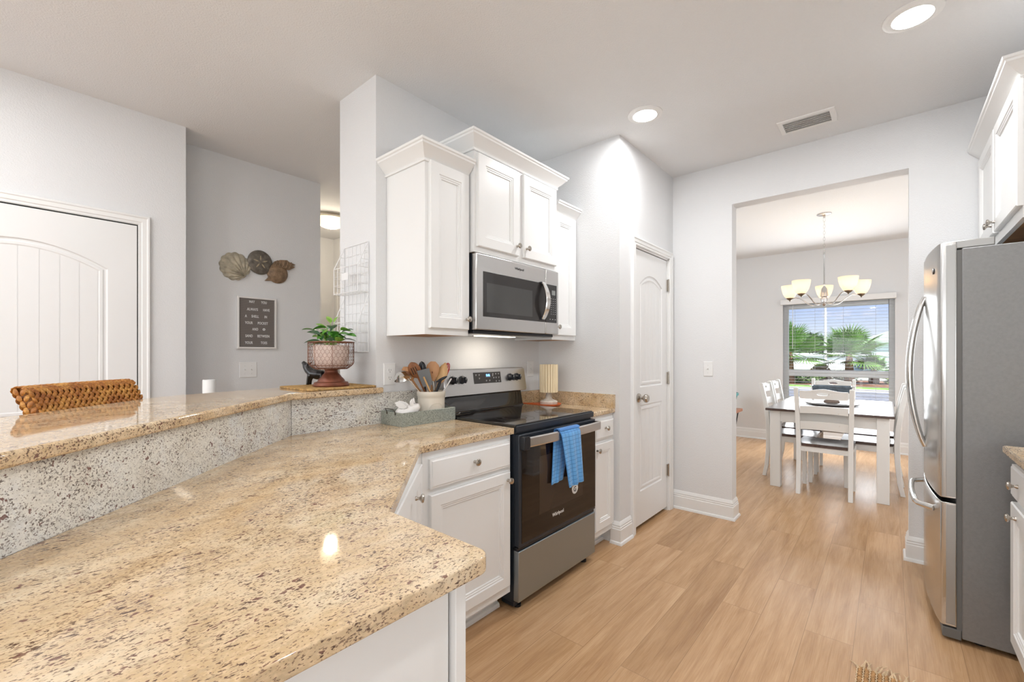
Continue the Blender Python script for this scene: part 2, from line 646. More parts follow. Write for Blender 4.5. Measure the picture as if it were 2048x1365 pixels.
def door_leaf(parent, u0, u1, z0, z1, fn, name='door_panel', planks=6, split=(.86, 1.02)):
    """two panel door, arched plank upper panel. fn maps (u, z, h): h out of the leaf face."""
    W = u1 - u0
    st = .115 * W / .71 if W < .75 else .13
    mb = MB()

    def P(poly, h0, h1):
        a = [mb.V(fn(u, z, h0)) for u, z in poly]
        b = [mb.V(fn(u, z, h1)) for u, z in poly]
        n = len(poly)
        mb.F(a[::-1]); mb.F(b)
        for k in range(n): mb.F([a[k], a[(k + 1) % n], b[(k + 1) % n], b[k]])
    P([(u0, z0), (u1, z0), (u1, z1), (u0, z1)], -.035, -.008)
    a, b = u0 + st, u1 - st
    zb = z0 + .24
    m0, m1 = split[0], split[1]
    zt = z1 - .165
    rise = .09 * W / .75
    P([(u0, z0), (a, z0), (a, z1), (u0, z1)], -.009, 0)
    P([(b, z0), (u1, z0), (u1, z1), (b, z1)], -.009, 0)
    P([(a, z0), (b, z0), (b, zb), (a, zb)], -.009, 0)
    P([(a, m0), (b, m0), (b, m1), (a, m1)], -.009, 0)
    N = 16
    arch = lambda t, ins=0: zt - ins + rise * (1 - (2 * t - 1) ** 2) - rise
    P([(a, z1)] + [(a + (b - a) * k / N, arch(k / N)) for k in range(N + 1)] + [(b, z1)], -.009, 0)

    def ring(zlo, archtop, ztop):
        loops = []
        for ins, h in ((0, 0), (.006, -.007), (.014, -.0075), (.022, -.003), (.034, -.003), (.040, -.006)):
            A, B = a + ins, b - ins
            lp = [(A, zlo + ins), (B, zlo + ins)]
            for k in range(N + 1):
                t = 1 - k / N
                uu = A + (B - A) * t
                lp.append((uu, arch((uu - a) / (b - a), ins) if archtop else ztop - ins))
            loops.append([fn(u, z, h) for u, z in lp])
        mb.loft(loops)
        # planks
        A, B = a + .040, b - .040
        for k in range(planks):
            p0 = A + (B - A) * k / planks + .0015
            p1 = A + (B - A) * (k + 1) / planks - .0015
            if archtop:
                top = [(p1 + (p0 - p1) * q / 4) for q in range(5)]
                P([(p0, zlo + .04), (p1, zlo + .04)] + [(u, arch((u - a) / (b - a), .04)) for u in top], -.009, -.006)
            else:
                P([(p0, zlo + .04), (p1, zlo + .04), (p1, ztop - .04), (p0, ztop - .04)], -.009, -.006)
    ring(m1, True, None)
    ring(zb, False, m0)
    return mb.build(name, M['door'], parent, smooth=25)


# wide door on the left wall
fnL = lambda u, z, h: (u, 3.453 - h, z)
r = root('door_1', (.1, 3.453, 0), 'wide white arched plank door on the left wall behind the woven stool', 'door')
r['kind'] = 'structure'
casing_mb = MB()
casing_mb.sweep([(.545, 0), (.545, 2.052), (-.42, 2.052), (-.42, 0)], [(-o, h) for o, h in CAS], fnL)
casing_mb.build('door_casing', M['trim'], r, smooth=25)
MB().box(-.42, .545, 3.4475, 3.4525, 0, 2.052).build('door_gap', M['gap'], r, smooth=0)
door_leaf(r, -.415, .539, .012, 2.043, lambda u, z, h: (u, 3.437 - h, z), planks=8, split=(.80, .93))

# pantry door, set into its opening
r = root('door_2', (3.24, 1.37, 0), 'narrow white arched plank pantry door with three hinges', 'door')
r['kind'] = 'structure'
cm = MB()
fnP = lambda u, z, h: (u, 1.37 - h, z)
cm.sweep([(2.925, 0), (2.925, 2.045), (3.555, 2.045), (3.555, 0)], CAS, fnP)
cm.build('door_casing', M['trim'], r, smooth=25)
jm = MB()
jm.box(2.925, 2.936, 1.371, 1.469, 0, 2.045).box(3.544, 3.555, 1.371, 1.469, 0, 2.045).box(2.925, 3.555, 1.371, 1.469, 2.034, 2.045)
jm.build('door_jamb', M['trim'], r, smooth=0)
MB().box(2.936, 3.544, 1.425, 1.430, .0, 2.034).build('door_gap', M['gap'], r, smooth=0)
door_leaf(r, 2.940, 3.540, .03, 2.028, lambda u, z, h: (u, 1.378 - h, z), planks=5, split=(.90, 1.03))
for z in (1.83, 1.08, .33):
    hm = MB()
    hm.box(3.531, 3.553, 1.3685, 1.378, z - .045, z + .045)
    hm.lathe([(.006, -.05), (.006, .05)], (3.543, 1.365, z), 10)
    hm.build('door_hinge', M['nickel'], r)
km = MB()
km.lathe([(.034, 0), (.034, -.006), (.028, -.012), (.012, -.016), (.011, -.034), (.020, -.040), (.030, -.052), (.031, -.064), (.024, -.074), (.0, -.077)], (3.008, 1.378, .955), 28, 'Y')
km.build('door_knob', M['nickel'], r)

# partly seen door at the end of the hall
r = root('door_3', (2.4, 5.41, 0), 'white door and frame at the end of the hall', 'door')
r['kind'] = 'structure'
cm = MB()
fnH = lambda u, z, h: (u, 5.41 - h, z)
cm.sweep([(2.55, 0), (2.55, 2.06), (1.88, 2.06), (1.88, 0)], [(-o, h) for o, h in CAS], fnH)
cm.build('door_casing', M['trim'], r, smooth=25)
door_leaf(r, 1.89, 2.545, .01, 2.05, lambda u, z, h: (u, 5.395 - h, z), planks=5)
r = root('door_4', (2.79, 4.9, 0), 'white door frame on the right side of the hall', 'door')
r['kind'] = 'structure'
cm = MB()
fnS = lambda u, z, h: (2.79 - h, u, z)
cm.sweep([(5.33, 0), (5.33, 2.06), (4.55, 2.06), (4.55, 0)], CAS, lambda u, z, h: (2.79 - h, u, z))
cm.build('door_casing', M['trim'], r, smooth=25)
door_leaf(r, 4.56, 5.32, .01, 2.05, lambda u, z, h: (2.775 - h, u, z), planks=5)

# ------------------------------------------------------------------ dining window and blind
r = root('window_1', (DX + .06, (WY0 + WY1) / 2, WZ0), 'white framed single-hung dining room window', 'window')
r['kind'] = 'structure'
fm = MB()
X0, X1 = DX + .085, DX + .135
fw = .06
fm.box(X0, X1, WY0, WY0 + fw, WZ0, WZ1).box(X0, X1, WY1 - fw, WY1, WZ0, WZ1)
fm.box(X0, X1, WY0 + fw, WY1 - fw, WZ1 - fw, WZ1).box(X0, X1, WY0 + fw, WY1 - fw, WZ0, WZ0 + fw)
fm.build('window_frame', M['vinyl'], r, bevel=.003)
MB().box(X0 - .015, X1 - .01, WY0 + fw, WY1 - fw, .955, 1.045)  .build('meeting_rail', M['vinyl'], r, bevel=.003)
MB().box(X0 + .02, X0 + .024, WY0 + fw, WY1 - fw, WZ0 + fw, .955).box(X0 + .02, X0 + .024, WY0 + fw, WY1 - fw, 1.045, WZ1 - fw).build('window_pane', M['glass'], r, smooth=0)
MB().box(DX - .02, DX + .085, WY0 - .0, WY1 + .0, WZ0 - .02, WZ0 + .002).build('window_sill', M['trim'], r, bevel=.003)

r = root('window_blind', (DX, (WY0 + WY1) / 2, WZ0 + .01), 'white horizontal slat blind lowered over the dining room window', 'blind')
MB().box(DX - .062, DX - .004, WY0 - .015, WY1 + .02, 1.985, 2.06).build('valance', M['trim'], r, bevel=.004)
sm = MB()
z = 1.965
M['slat'] = pmat('blind_slat', (.86, .87, .88), .45)
_n = M['slat'].node_tree
_b = _n.nodes['Principled BSDF']
_t = _n.nodes.new('ShaderNodeBsdfTranslucent')
_t.inputs[0].default_value = (.9, .9, .9, 1)
_m = _n.nodes.new('ShaderNodeMixShader')
_m.inputs[0].default_value = .35
_n.links.new(_b.outputs[0], _m.inputs[1])
_n.links.new(_t.outputs[0], _m.inputs[2])
_n.links.new(_m.outputs[0], _n.nodes['Material Output'].inputs[0])
while z > .66:
    c = DX + .045
    hw = .024
    tilt = .0010
    pts = [(c - hw, z - tilt), (c - hw / 2, z + .0010), (c, z + .0014), (c + hw / 2, z + .0010 + tilt), (c + hw, z + tilt)]
    loops = [[(x, WY0 + .006, zz + .0008) for x, zz in pts] + [(x, WY0 + .006, zz - .0008) for x, zz in pts[::-1]],
             [(x, WY1 - .006, zz + .0008) for x, zz in pts] + [(x, WY1 - .006, zz - .0008) for x, zz in pts[::-1]]]
    sm.loft(loops, True, True)
    z -= .0435
sm.build('slats', M['slat'], r, smooth=50)
MB().box(DX + .02, DX + .07, WY0 + .006, WY1 - .006, .612, .632).build('bottom_rail', M['slat'], r, bevel=.003)
cm = MB()
for yy in (.14, .48, .80, 1.04):
    for xx in (DX + .020, DX + .070):
        cm.tube([(xx, yy, .63), (xx, yy, 1.985)], .0009, 5)
cm.build('ladder_cords', M['slat'], r)
MB().tube([(DX - .005, 1.06, 1.98), (DX - .008, 1.06, 1.35)], .004, 8).build('tilt_wand', M['whitewire'], r)

# ------------------------------------------------------------------ cabinet helpers
KNOB = [(.0075, 0), (.0075, -.004), (.0055, -.007), (.0050, -.012), (.0075, -.017), (.0145, -.021), (.0160, -.025), (.0135, -.029), (.006, -.031), (0, -.0315)]


def knob(parent, p, normal=(0, -1, 0), name='knob'):
    mb = MB()
    q = Vector((0, -1, 0)).rotation_difference(Vector(normal)).to_matrix().to_4x4()
    mb.T = Matrix.Translation(p) @ q
    mb.lathe(KNOB, (0, 0, 0), 20, 'Y')
    return mb.build(name, M['nickel'], parent)


def raised_panel(u0, u1, z0, z1, fn, t=.019, f=.055, flat=False):
    """cabinet door or drawer front. fn(u, z, h), h measured out of the cabinet frame."""
    mb = MB()
    if flat:
        steps = [(0, 0), (0, t - .005), (.006, t - .0035), (.010, t)]
    else:
        steps = [(0, 0), (0, t - .004), (.004, t), (f, t), (f + .004, t - .004), (f + .010, t - .004), (f + .013, t - .007), (f + .019, t - .007), (f + .022, t - .0125)]
    loops = []
    for ins, h in steps:
        loops.append([fn(u0 + ins, z0 + ins, h), fn(u1 - ins, z0 + ins, h), fn(u1 - ins, z1 - ins, h), fn(u0 + ins, z1 - ins, h)])
    mb.loft(loops, True, True)
    return mb


CROWN = [(0, 0), (.008, 0), (.010, .008), (.007, .012), (.012, .020), (.026, .032), (.044, .052), (.054, .060), (.056, .068), (.062, .072), (.064, .082), (0, .082)]

# ------------------------------------------------------------------ upper cabinets on the stove wall
YW = 2.046


def upper(name, label, x0, x1, yf, z0, z1, doors, knobs, crown_path, crown_z):
    r = root(name, ((x0 + x1) / 2, (yf + YW) / 2, z0), label, 'cabinet', 'white upper cabinets')
    body = MB()
    body.box(x0 + .001, x1 - .001, yf, YW - .001, z0 + .004, z1)
    body.build('cabinet_body', M['cab'], r, bevel=.0015)
    MB().box(x0 + .010, x1 - .010, yf + .012, YW - .01, z0 - .002, z0 + .004).build('cabinet_underside', M['cabwood'], r, smooth=0)
    rail = MB()
    rail.box(x0 - .0, x1 + .0, yf - .001, yf + .012, z0 - .003, z0 + .03)
    rail.box(x0, x0 + .010, yf + .012, YW - .002, z0 - .003, z0 + .03).box(x1 - .010, x1, yf + .012, YW - .002, z0 - .003, z0 + .03)
    rail.build('bottom_rail', M['cab'], r, smooth=0)
    fn = lambda u, z, h: (u, yf - h, z)
    for (a, b, c, d), kp in zip(doors, knobs):
        dd = raised_panel(a, b, c, d, fn).build('door', M['cab'], r, smooth=25)
        if kp: knob(dd, (kp[0], yf - .019, kp[1]))
    cm = MB()
    cm.sweep(crown_path, CROWN, lambda x, y, h: (x, y, crown_z + h))
    cm.build('crown_moulding', M['cab'], r, smooth=25)
    return r


upper('upper_cabinet', 'tall narrow white upper cabinet left of the microwave', 1.350, 1.640, 1.72, 1.372, 2.262, [(1.372, 1.634, 1.40, 2.225)], [(1.612, 1.455)],
      [(1.640, 1.72), (1.350, 1.72), (1.350, YW)][::-1][::-1], 2.215)
upper('upper_cabinet', 'two-door white upper cabinet directly above the microwave', 1.645, 2.405, 1.68, 1.822, 2.40, [(1.662, 2.005, 1.850, 2.350), (2.045, 2.388, 1.850, 2.350)], [(1.980, 1.905), (2.070, 1.905)],
      [(2.405, YW), (2.405, 1.68), (1.645, 1.68), (1.645, YW)], 2.36)
upper('upper_cabinet', 'narrow white upper cabinet right of the microwave, against the pantry wall', 2.412, 2.698, 1.72, 1.372, 2.262, [(2.425, 2.685, 1.40, 2.225)], [(2.448, 1.455)],
      [(2.698, 1.72), (2.412, 1.72)], 2.215)

# ------------------------------------------------------------------ base cabinets, stove wall
YF = 1.418          # face frame plane


def base_cab(name, label, x0, x1, yb, knob_d, knob_dr, group='white base cabinets'):
    r = root(name, ((x0 + x1) / 2, (YF + yb) / 2, 0), label, 'cabinet', group)
    MB().box(x0, x1, YF, yb, .10, .876).build('cabinet_body', M['cab'], r, bevel=.0015)
    mb = MB()
    mb.box(x0, x1, YF + .085, yb, 0, .10)
    mb.sweep([(x1, YF + .085), (x0, YF + .085)], [(0, 0), (.016, 0), (.015, .012), (.010, .020), (.0, .022)], plan)
    mb.build('toe_kick', M['cab'], r, smooth=25)
    fn = lambda u, z, h: (u, YF - h, z)
    d = raised_panel(x0 + .03, x1 - .018, .725, .845, fn, flat=True).build('drawer', M['cab'], r, smooth=25)
    knob(d, (knob_dr[0], YF - .019, knob_dr[1]))
    d = raised_panel(x0 + .03, x1 - .018, .145, .700, fn, f=.05).build('door', M['cab'], r, smooth=25)
    knob(d, (knob_d[0], YF - .019, knob_d[1]))
    return r


base_cab('base_cabinet', 'white base cabinet with a drawer, just left of the range', 1.10, 1.638, 2.03, (1.598, .662), (1.375, .793))
base_cab('base_cabinet', 'narrow white base cabinet with a drawer, just right of the range', 2.408, 2.696, 2.03, (2.452, .662), (2.56, .793))
# corner cabinet across the chamfer
r = root('corner_base_cabinet', (.80, 1.25, 0), 'white angled corner base cabinet under the clipped counter corner, one knob', 'cabinet', 'white base cabinets')
P0, P1 = Vector((.575, .905)), Vector((1.085, 1.418))
MB().prism([tuple(P0), tuple(P1), (1.099, 1.42), (1.099, 2.02), (.90, 2.02), (.30, 1.42), (.30, .905)], .0, .876).build('cabinet_body', M['cab'], r, bevel=.0015)
d = (P1 - P0).normalized()
nrm = Vector((d.y, -d.x))
fnC = lambda u, z, h: (P0.x + d.x * u + nrm.x * h, P0.y + d.y * u + nrm.y * h, z)
L_ = (P1 - P0).length
dd = raised_panel(.04, L_ - .04, .145, .845, fnC).build('door', M['cab'], r, smooth=25)
kp = fnC(L_ - .24, .775, .019)
knob(dd, kp, (nrm.x, nrm.y, 0))
# peninsula
r = root('peninsula_cabinet', (0, .9, 0), 'white peninsula cabinet end under the near granite counter', 'cabinet', 'white base cabinets')
MB().prism([(-.40, .592), (.505, .592), (.505, .904), (.29, .904), (.29, 1.40), (.10, 1.25), (-.40, .76)], 0, .876).build('cabinet_body', M['cab'], r, bevel=.0015)
MB().box(-.40, .505, .578, .591, 0, .876).build('end_panel', M['cab'], r, bevel=.0012)
MB().box(.511, .535, .566, .904, 0, .876).build('corner_stile', M['cab'], r, bevel=.0015)
MB().box(.5052, .5108, .584, .60, 0, .876).build('panel_gap', pmat('taupe_gap', (.30, .27, .25), .7), r, smooth=0)

# ------------------------------------------------------------------ granite
ZC = .908


def arc(c, r_, a0, a1, n=6):
    return [(c[0] + r_ * math.cos(math.radians(a0 + (a1 - a0) * k / n)), c[1] + r_ * math.sin(math.radians(a0 + (a1 - a0) * k / n))) for k in range(n + 1)]


poly = [(-.655, .548)] + arc((.554, .580), .032, -90, 0) + arc((.580, .868), .008, 180 - 180, 42, 2) + [(1.070, 1.392), (1.085, 1.400), (1.648, 1.400), (1.648, 2.040), (.858, 2.040)]
tag(MB().prism(poly, .878, ZC).build('granite_countertop', M['granite'], bevel=.006, seg=3), 'speckled gold granite countertop running from the near peninsula to the left of the range', 'countertop')
tag(MB().prism([(2.402, 1.400), (2.6995, 1.400), (2.6995, 2.040), (2.402, 2.040)], .878, ZC).build('granite_countertop', M['granite'], bevel=.006, seg=3), 'small piece of speckled granite countertop right of the range', 'countertop')
tag(MB().prism([(-1.2, -1.008), (2.600, -1.008), (2.600, -.340), (-1.2, -.340)], .878, ZC).build('granite_countertop', M['granite'], bevel=.006, seg=3), 'granite countertop end next to the refrigerator at the right edge', 'countertop')
# backsplash slabs
BT = 1.068
a, b = Vector((-.66, .545)), Vector((.846, 2.022))
dd_ = (b - a).normalized()
nn_ = Vector((-dd_.y, dd_.x)) * .022
r = root('granite_backsplash', (.4, 1.6, ZC), 'tall speckled granite backsplash with paler light painted into its colour, between the counter and the raised bar', 'backsplash')
MB().prism([tuple(a), tuple(b), tuple(b + nn_), tuple(a + nn_)], ZC, BT).build('diagonal_slab', M['granite_cool_lit'], r, smooth=0)
MB().box(.848, 1.648, 2.022, 2.044, ZC, BT).build('straight_slab', M['granite_cool_lit'], r, smooth=0)
r = root('granite_backsplash', (2.55, 2.0, ZC), 'low speckled granite backsplash in the corner right of the range', 'backsplash')
MB().box(2.402, 2.676, 2.024, 2.044, ZC, 1.0).build('back_slab', M['granite'], r, bevel=.0015)
MB().box(2.678, 2.699, 1.400, 2.044, ZC, 1.0).build('side_slab', M['granite'], r, bevel=.0015)
# knee wall and bar top
kw = MB()
kw.prism([tuple(a + nn_), tuple(b + nn_ + Vector((-.004, 0))), (1.286, 2.046), (1.286, 2.17), (.80, 2.17), (-.745, .66)], 0, BT)
struct(kw, 'wall_bar', M['wall'], 'low wall carrying the raised bar top', 'wall', smooth=0)
o2 = Vector((dd_.y, -dd_.x)) * .024
f0, f1 = a + o2, b + o2
bar = [(f0.x, f0.y), (.828, 1.978), (1.300, 1.992), (1.300, 2.044), (1.285, 2.046), (1.285, 2.40), (.90, 2.365), (.62, 2.300), (.50, 2.265), (.40, 2.215), (-.99, .86)]
tag(MB().prism(bar, BT + .001, BT + .031).build('granite_bar_top', M['granite'], bevel=.007, seg=3), 'raised granite bar top with a polished edge, stool behind it', 'bar top')

# ------------------------------------------------------------------ range
RX0, RX1 = 1.656, 2.396
YR = 1.400
r = root('kitchen_range', ((RX0 + RX1) / 2, 1.7, 0), 'freestanding stainless steel electric range with a black glass top', 'stove')
MB().box(RX0 + .004, RX1 - .004, YR + .012, 2.02, .035, .895).build('range_body', M['bluegrey'], r, bevel=.002)
MB().box(RX0, RX1, YR + .0, 1.955, .905, .922).build('cooktop', M['blackglass'], r, bevel=.003)
mb = MB()
mb.loft([[(x, YR - .006, .916), (x, YR - .010, .912), (x, YR - .008, .885), (x, YR + .03, .878), (x, YR + .03, .9045), (x, YR - .001, .905)] for x in (RX0, RX1)], True, True)
mb.build('front_trim', M['bluegrey'], r, smooth=30)
mb = MB()
M['burner'] = pmat('burner_ring', (.045, .043, .042), .12)
for cx_, cy_, rr in ((1.84, 1.56, .105), (1.84, 1.80, .08), (2.21, 1.80, .085), (2.21, 1.56, .115)):
    mb = MB()
    for q in (rr, rr * .6):
        mb.lathe([(q, .9222), (q + .003, .9225), (q + .006, .9222)], (cx_, cy_, 0), 40, cap=False)
    mb.build('burner_ring', M['burner'], r)
# backguard
mb = MB()
mb.loft([[(x, 1.935, .921), (x, 1.948, .935), (x, 1.965, 1.022), (x, 2.03, 1.022), (x, 2.03, .921)] for x in (RX0 + .002, RX1 - .012)], True, True)
mb.build('backguard_base', M['blackglass'], r, bevel=.004)
mb = MB()
gp = []
z0g, z1g = 1.024, 1.180
rc = .018
xa, xb = RX0 + .0, RX1 + .002
out = [(xa + .0, z0g)] + [(xb - rc * .4, z0g), (xb, z0g + rc * .5)] + [(xb - rc + rc * math.cos(t * PI / 12), z1g - rc + rc * math.sin(t * PI / 12)) for t in range(0, 7)] + [(xa + rc - rc * math.sin(t * PI / 12), z1g - rc + rc * math.cos(t * PI / 12)) for t in range(0, 7)]
slope = lambda z: 1.925 + (z - z0g) * .16
lf = [(x, slope(z), z) for x, z in out]
cxm = sum(x for x, z in out) / len(out)
lf2 = [(x, slope(z) - .0, z) for x, z in out]
inner = [(x + (.004 if x < cxm else -.004), slope(z) - .004, z - .003 if z > 1.1 else z + .003) for x, z in out]
back = [(x, 2.035, z) for x, z in out]
mb.loft([back, lf, inner], True, True)
mb.build('control_panel', M['steel'], r, smooth=30)


def on_guard(mb, u0, u1, z0, z1, h=.0025):
    mb.loft([[(u, slope(z) - .004 - hh, z) for u, z in ((u0, z0), (u1, z0), (u1, z1), (u0, z1))] for hh in (-.002, h)], True, True)


mb = MB()
on_guard(mb, 1.895, 2.142, 1.088, 1.157, .0012)
mb.build('display', pmat('display_glass', (.035, .032, .030), .12), r, smooth=0)
dm = MB()
fnG = lambda co_, x=0, zz=0: (x + co_.x, slope(zz + co_.y) - .006 - co_.z, zz + co_.y)
add_text(dm, '0:46', .020, lambda c: fnG(c, 2.005, 1.131), extrude=.0003, bold=.0006)
dm.build('clock_digits', pmat('clock_blue', (.1, .3, .8), .5, emit=(.15, .45, 1), es=2.2), r, smooth=0)
dm = MB()
on_guard(dm, 2.0, 2.046, 1.1265, 1.1275, .0018)
for gx, gz in ((1.912, 1.143), (1.940, 1.143), (1.940, 1.122), (2.065, 1.146), (2.092, 1.146), (2.118, 1.146), (2.062, 1.136), (2.07, 1.122), (2.092, 1.122), (2.118, 1.122), (2.0, 1.106), (2.03, 1.106), (2.09, 1.100), (2.118, 1.100)):
    on_guard(dm, gx, gx + .009, gz - .0012, gz + .0012, .0018)
    on_guard(dm, gx + .001, gx + .006, gz - .006, gz - .004, .0018)
dm.build('display_markings', pmat('display_grey', (.55, .55, .55), .5), r, smooth=0)
for kx in (1.722, 1.797, 2.232, 2.303):
    mb = MB()
    y0 = slope(1.117) - .004
    mb.lathe([(.025, 0), (.025, -.004), (.019, -.008), (.018, -.026), (.0165, -.030), (0, -.030)], (kx, y0, 1.117), 26, 'Y')
    mb.box(kx - .0035, kx + .0035, y0 - .036, y0 - .008, 1.099, 1.136)
    kn = mb.build('control_knob', M['black'], r, smooth=35)
    MB().box(kx - .001, kx + .001, y0 - .0368, y0 - .036, 1.119, 1.134).build('pointer', M['plate'], kn, smooth=0)
    tm = MB()
    for q in range(9):
        aa = math.radians(-60 + q * 37)
        tx, tz = kx + .030 * math.sin(aa), 1.117 + .030 * math.cos(aa)
        on_guard(tm, tx - .0012, tx + .0012, tz - .0012, tz + .0012, .0006)
    tm.build('knob_markings', M['slot'], r, smooth=0)
# oven door
DZ0, DZ1 = .318, .872
dr = MB().box(RX0 + .002, RX1 - .002, YR - .022, YR + .012, DZ0, DZ1).build('oven_door', M['bluegrey'], r, bevel=.004)
MB().box(RX0 + .022, RX1 - .006, YR - .0245, YR - .0215, DZ0 + .016, DZ1 - .02).build('door_glass', M['ovenglass'], dr, bevel=.001)
MB().box(RX0 + .165, RX1 - .150, YR - .0249, YR - .0244, .44, .74).build('oven_window', pmat('oven_window_tint', (.035, .022, .015), .04, spec=.5), dr, smooth=0)
hm = MB()
fr_ = []
N = 16
for k in range(N + 1):
    t = k / N
    x = RX0 + .045 + (RX1 - .002 - RX0 - .045) * t
    bow = .012 * (1 - (2 * t - 1) ** 2)
    y = YR - .052 - bow
    fr_.append([(x, y - .006, .812), (x, y - .008, .818), (x, y - .008, .856), (x, y - .004, .862), (x, y + .008, .860), (x, y + .008, .814)])
hm.loft(fr_, True, True)
hm.build('door_handle', M['steel'], dr, smooth=12)
hm = MB()
hm.box(RX0 + .004, RX0 + .046, YR - .056, YR - .020, .800, .868)
hm.build('handle_bracket', M['black'], dr, bevel=.004)
MB().box(RX1 - .030, RX1 - .006, YR - .054, YR - .020, .815, .862).build('handle_bracket', M['black'], dr, bevel=.004)
tm = MB()
add_text(tm, 'Whirlpool', .026, lambda c: (1.935 + c.x, YR - .0250 - c.z, .396 + c.y), extrude=.0003, bold=.0004)
tm.lathe([(.030, 0), (.032, .0003), (.030, .0006)], (0, 0, 0), 4) if False else None
tm.build('brand_lettering', pmat('print_silver', (.75, .74, .72), .4), dr, smooth=0)
tm = MB()
tm.lathe([(.032, 0), (.032, -.0008), (0, -.0008)], (2.158, YR - .0249, .500), 36, 'Y')
tm.build('round_sticker', M['plate'], dr, smooth=0)
tm = MB()
add_text(tm, 'G', .040, lambda c: (2.142 + c.x, YR - .0262 - c.z, .482 + c.y), extrude=.0002, bold=.001)
for q in range(9):
    aa = math.radians(-60 + 15 * q)
    tx, tz = 2.158 + .026 * math.sin(aa), .500 + .026 * math.cos(aa)
    tm.box(tx - .002, tx + .002, YR - .0264, YR - .0258, tz - .003, tz + .003)
tm.build('sticker_print', M['slot'], dr, smooth=0)
d = MB()
d.box(RX0 + .002, RX1 - .002, YR - .020, YR + .015, .048, .298)
d.build('storage_drawer', [M['steel_drawer']], r, bevel=.004, seg=3)
MB().box(RX0 + .004, RX1 - .004, YR - .012, YR + .02, .300, .314).build('drawer_gap', M['black'], r, smooth=0)
for fx in (RX0 + .05, RX1 - .06):
    for fy in (YR + .03, 1.95):
        MB().lathe([(.020, 0), (.020, .012), (.009, .014), (.009, .036)], (fx, fy, 0), 16).build('foot', M['black'], r)
MB().box(RX0 + .01, RX0 + .05, YR + .02, YR + .10, .012, .036).build('foot_bracket', M['bluegrey'], r, bevel=.002)

# dish towel over the handle
tm = MB()
M['towel'] = None
m, n, b_ = new_mat('blue_check_towel')
v = mapping(n)
sp = n.nodes.new('ShaderNodeUVMap')
br = n.nodes.new('ShaderNodeTexBrick')
br.offset = 0
br.inputs['Scale'].default_value = 1
br.inputs['Brick Width'].default_value = .16
br.inputs['Row Height'].default_value = .13
br.inputs['Mortar Size'].default_value = .010
br.inputs['Mortar Smooth'].default_value = .3
br.inputs['Color1'].default_value = (.13, .42, .84, 1)
br.inputs['Color2'].default_value = (.15, .46, .88, 1)
br.inputs['Mortar'].default_value = (.05, .22, .58, 1)
n.links.new(sp.outputs[0], br.inputs['Vector'])
n.links.new(br.outputs['Color'], b_.inputs['Base Color'])
b_.inputs['Roughness'].default_value = .95
b_.inputs['Sheen Weight'].default_value = .3
nz = noise(n, mapping(n), 700, 2)
bp = n.nodes.new('ShaderNodeBump')
bp.inputs['Strength'].default_value = .5
bp.inputs['Distance'].default_value = .003
n.links.new(nz, bp.inputs['Height'])
n.links.new(bp.outputs[0], b_.inputs['Normal'])
M['towel'] = m


def towel_sheet(name, parent, x0, x1, ztop, zb0, zb1, yfront, fold, back=False):
    """hanging sheet with soft vertical folds, given thickness and UVs."""
    NU, NV = 26, 24
    vs, uv = [], []
    for j in range(NV + 1):
        t = j / NV
        for i in range(NU + 1):
            s = i / NU
            xL = x0[0] + (x0[1] - x0[0]) * t
            xR = x1[0] + (x1[1] - x1[0]) * t
            zb = zb0 + (zb1 - zb0) * s
            x = xL + (xR - xL) * s
            z_ = ztop + (zb - ztop) * t
            amp = fold * (t ** .8)
            y = yfront - amp * (.5 + .5 * math.sin(s * 5.2 * PI + .6)) - .006 * math.sin(s * PI)
            if not back and t < .10:
                k = (1 - t / .10)
                y = y + .020 * (1 - math.cos(k * PI / 2)) * 1.3
                z_ += -.0 + .006 * math.sin(k * PI / 2)
            vs.append((x, y, z_))
            uv.append((s * 1.0, t * 1.9))
    me = bpy.data.meshes.new(name)
    fs = []
    for j in range(NV):
        for i in range(NU):
            a0 = j * (NU + 1) + i
            fs.append((a0, a0 + 1, a0 + NU + 2, a0 + NU + 1))
    q = parent
    loc = Vector((0, 0, 0))
    while q is not None:
        loc += q.location
        q = q.parent
    me.from_pydata([Vector(p) - loc for p in vs], [], fs)
    ul = me.uv_layers.new(name='uv')
    for lp in me.loops:
        ul.data[lp.index].uv = uv[lp.vertex_index]
    me.polygons.foreach_set('use_smooth', [True] * len(me.polygons))
    me.materials.append(M['towel'])
    o = bpy.data.objects.new(name, me)
    COL.objects.link(o)
    o.parent = parent
    so = o.modifiers.new('thick', 'SOLIDIFY')
    so.thickness = .006
    so.offset = 0
    sb = o.modifiers.new('sub', 'SUBSURF')
    sb.levels = 1
    sb.render_levels = 1
    return o


YH = YR - .074
r = root('dish_towel', (2.04, YH, .54), 'blue checked dish towel folded over the oven door handle', 'towel')
towel_sheet('front_fall', r, (1.935, 2.000), (2.128, 2.160), .868, .548, .556, YH - .004, .014)
towel_sheet('back_fall', r, (1.935, 1.905), (2.10, 2.02), .862, .575, .585, YR - .034, .006, back=True)
mb = MB()
N = 8
loops = []
for s in range(13):
    x = 1.935 + .193 * s / 12
    lp = []
    for k in range(N + 1):
        a_ = PI * k / N
        y = YR - .052 + (-.028 if k < N / 2 else -.020) * 0 - .022 * math.cos(a_) - .004
        lp.append((x, y, .862 + .012 * math.sin(a_)))
    for k in range(N, -1, -1):
        a_ = PI * k / N
        lp.append((x, YR - .056 - .019 * math.cos(a_), .862 + .007 * math.sin(a_)))
    loops.append(lp)
mb.loft(loops, True, True)
to = mb.build('top_fold', M['towel'], r, smooth=60)

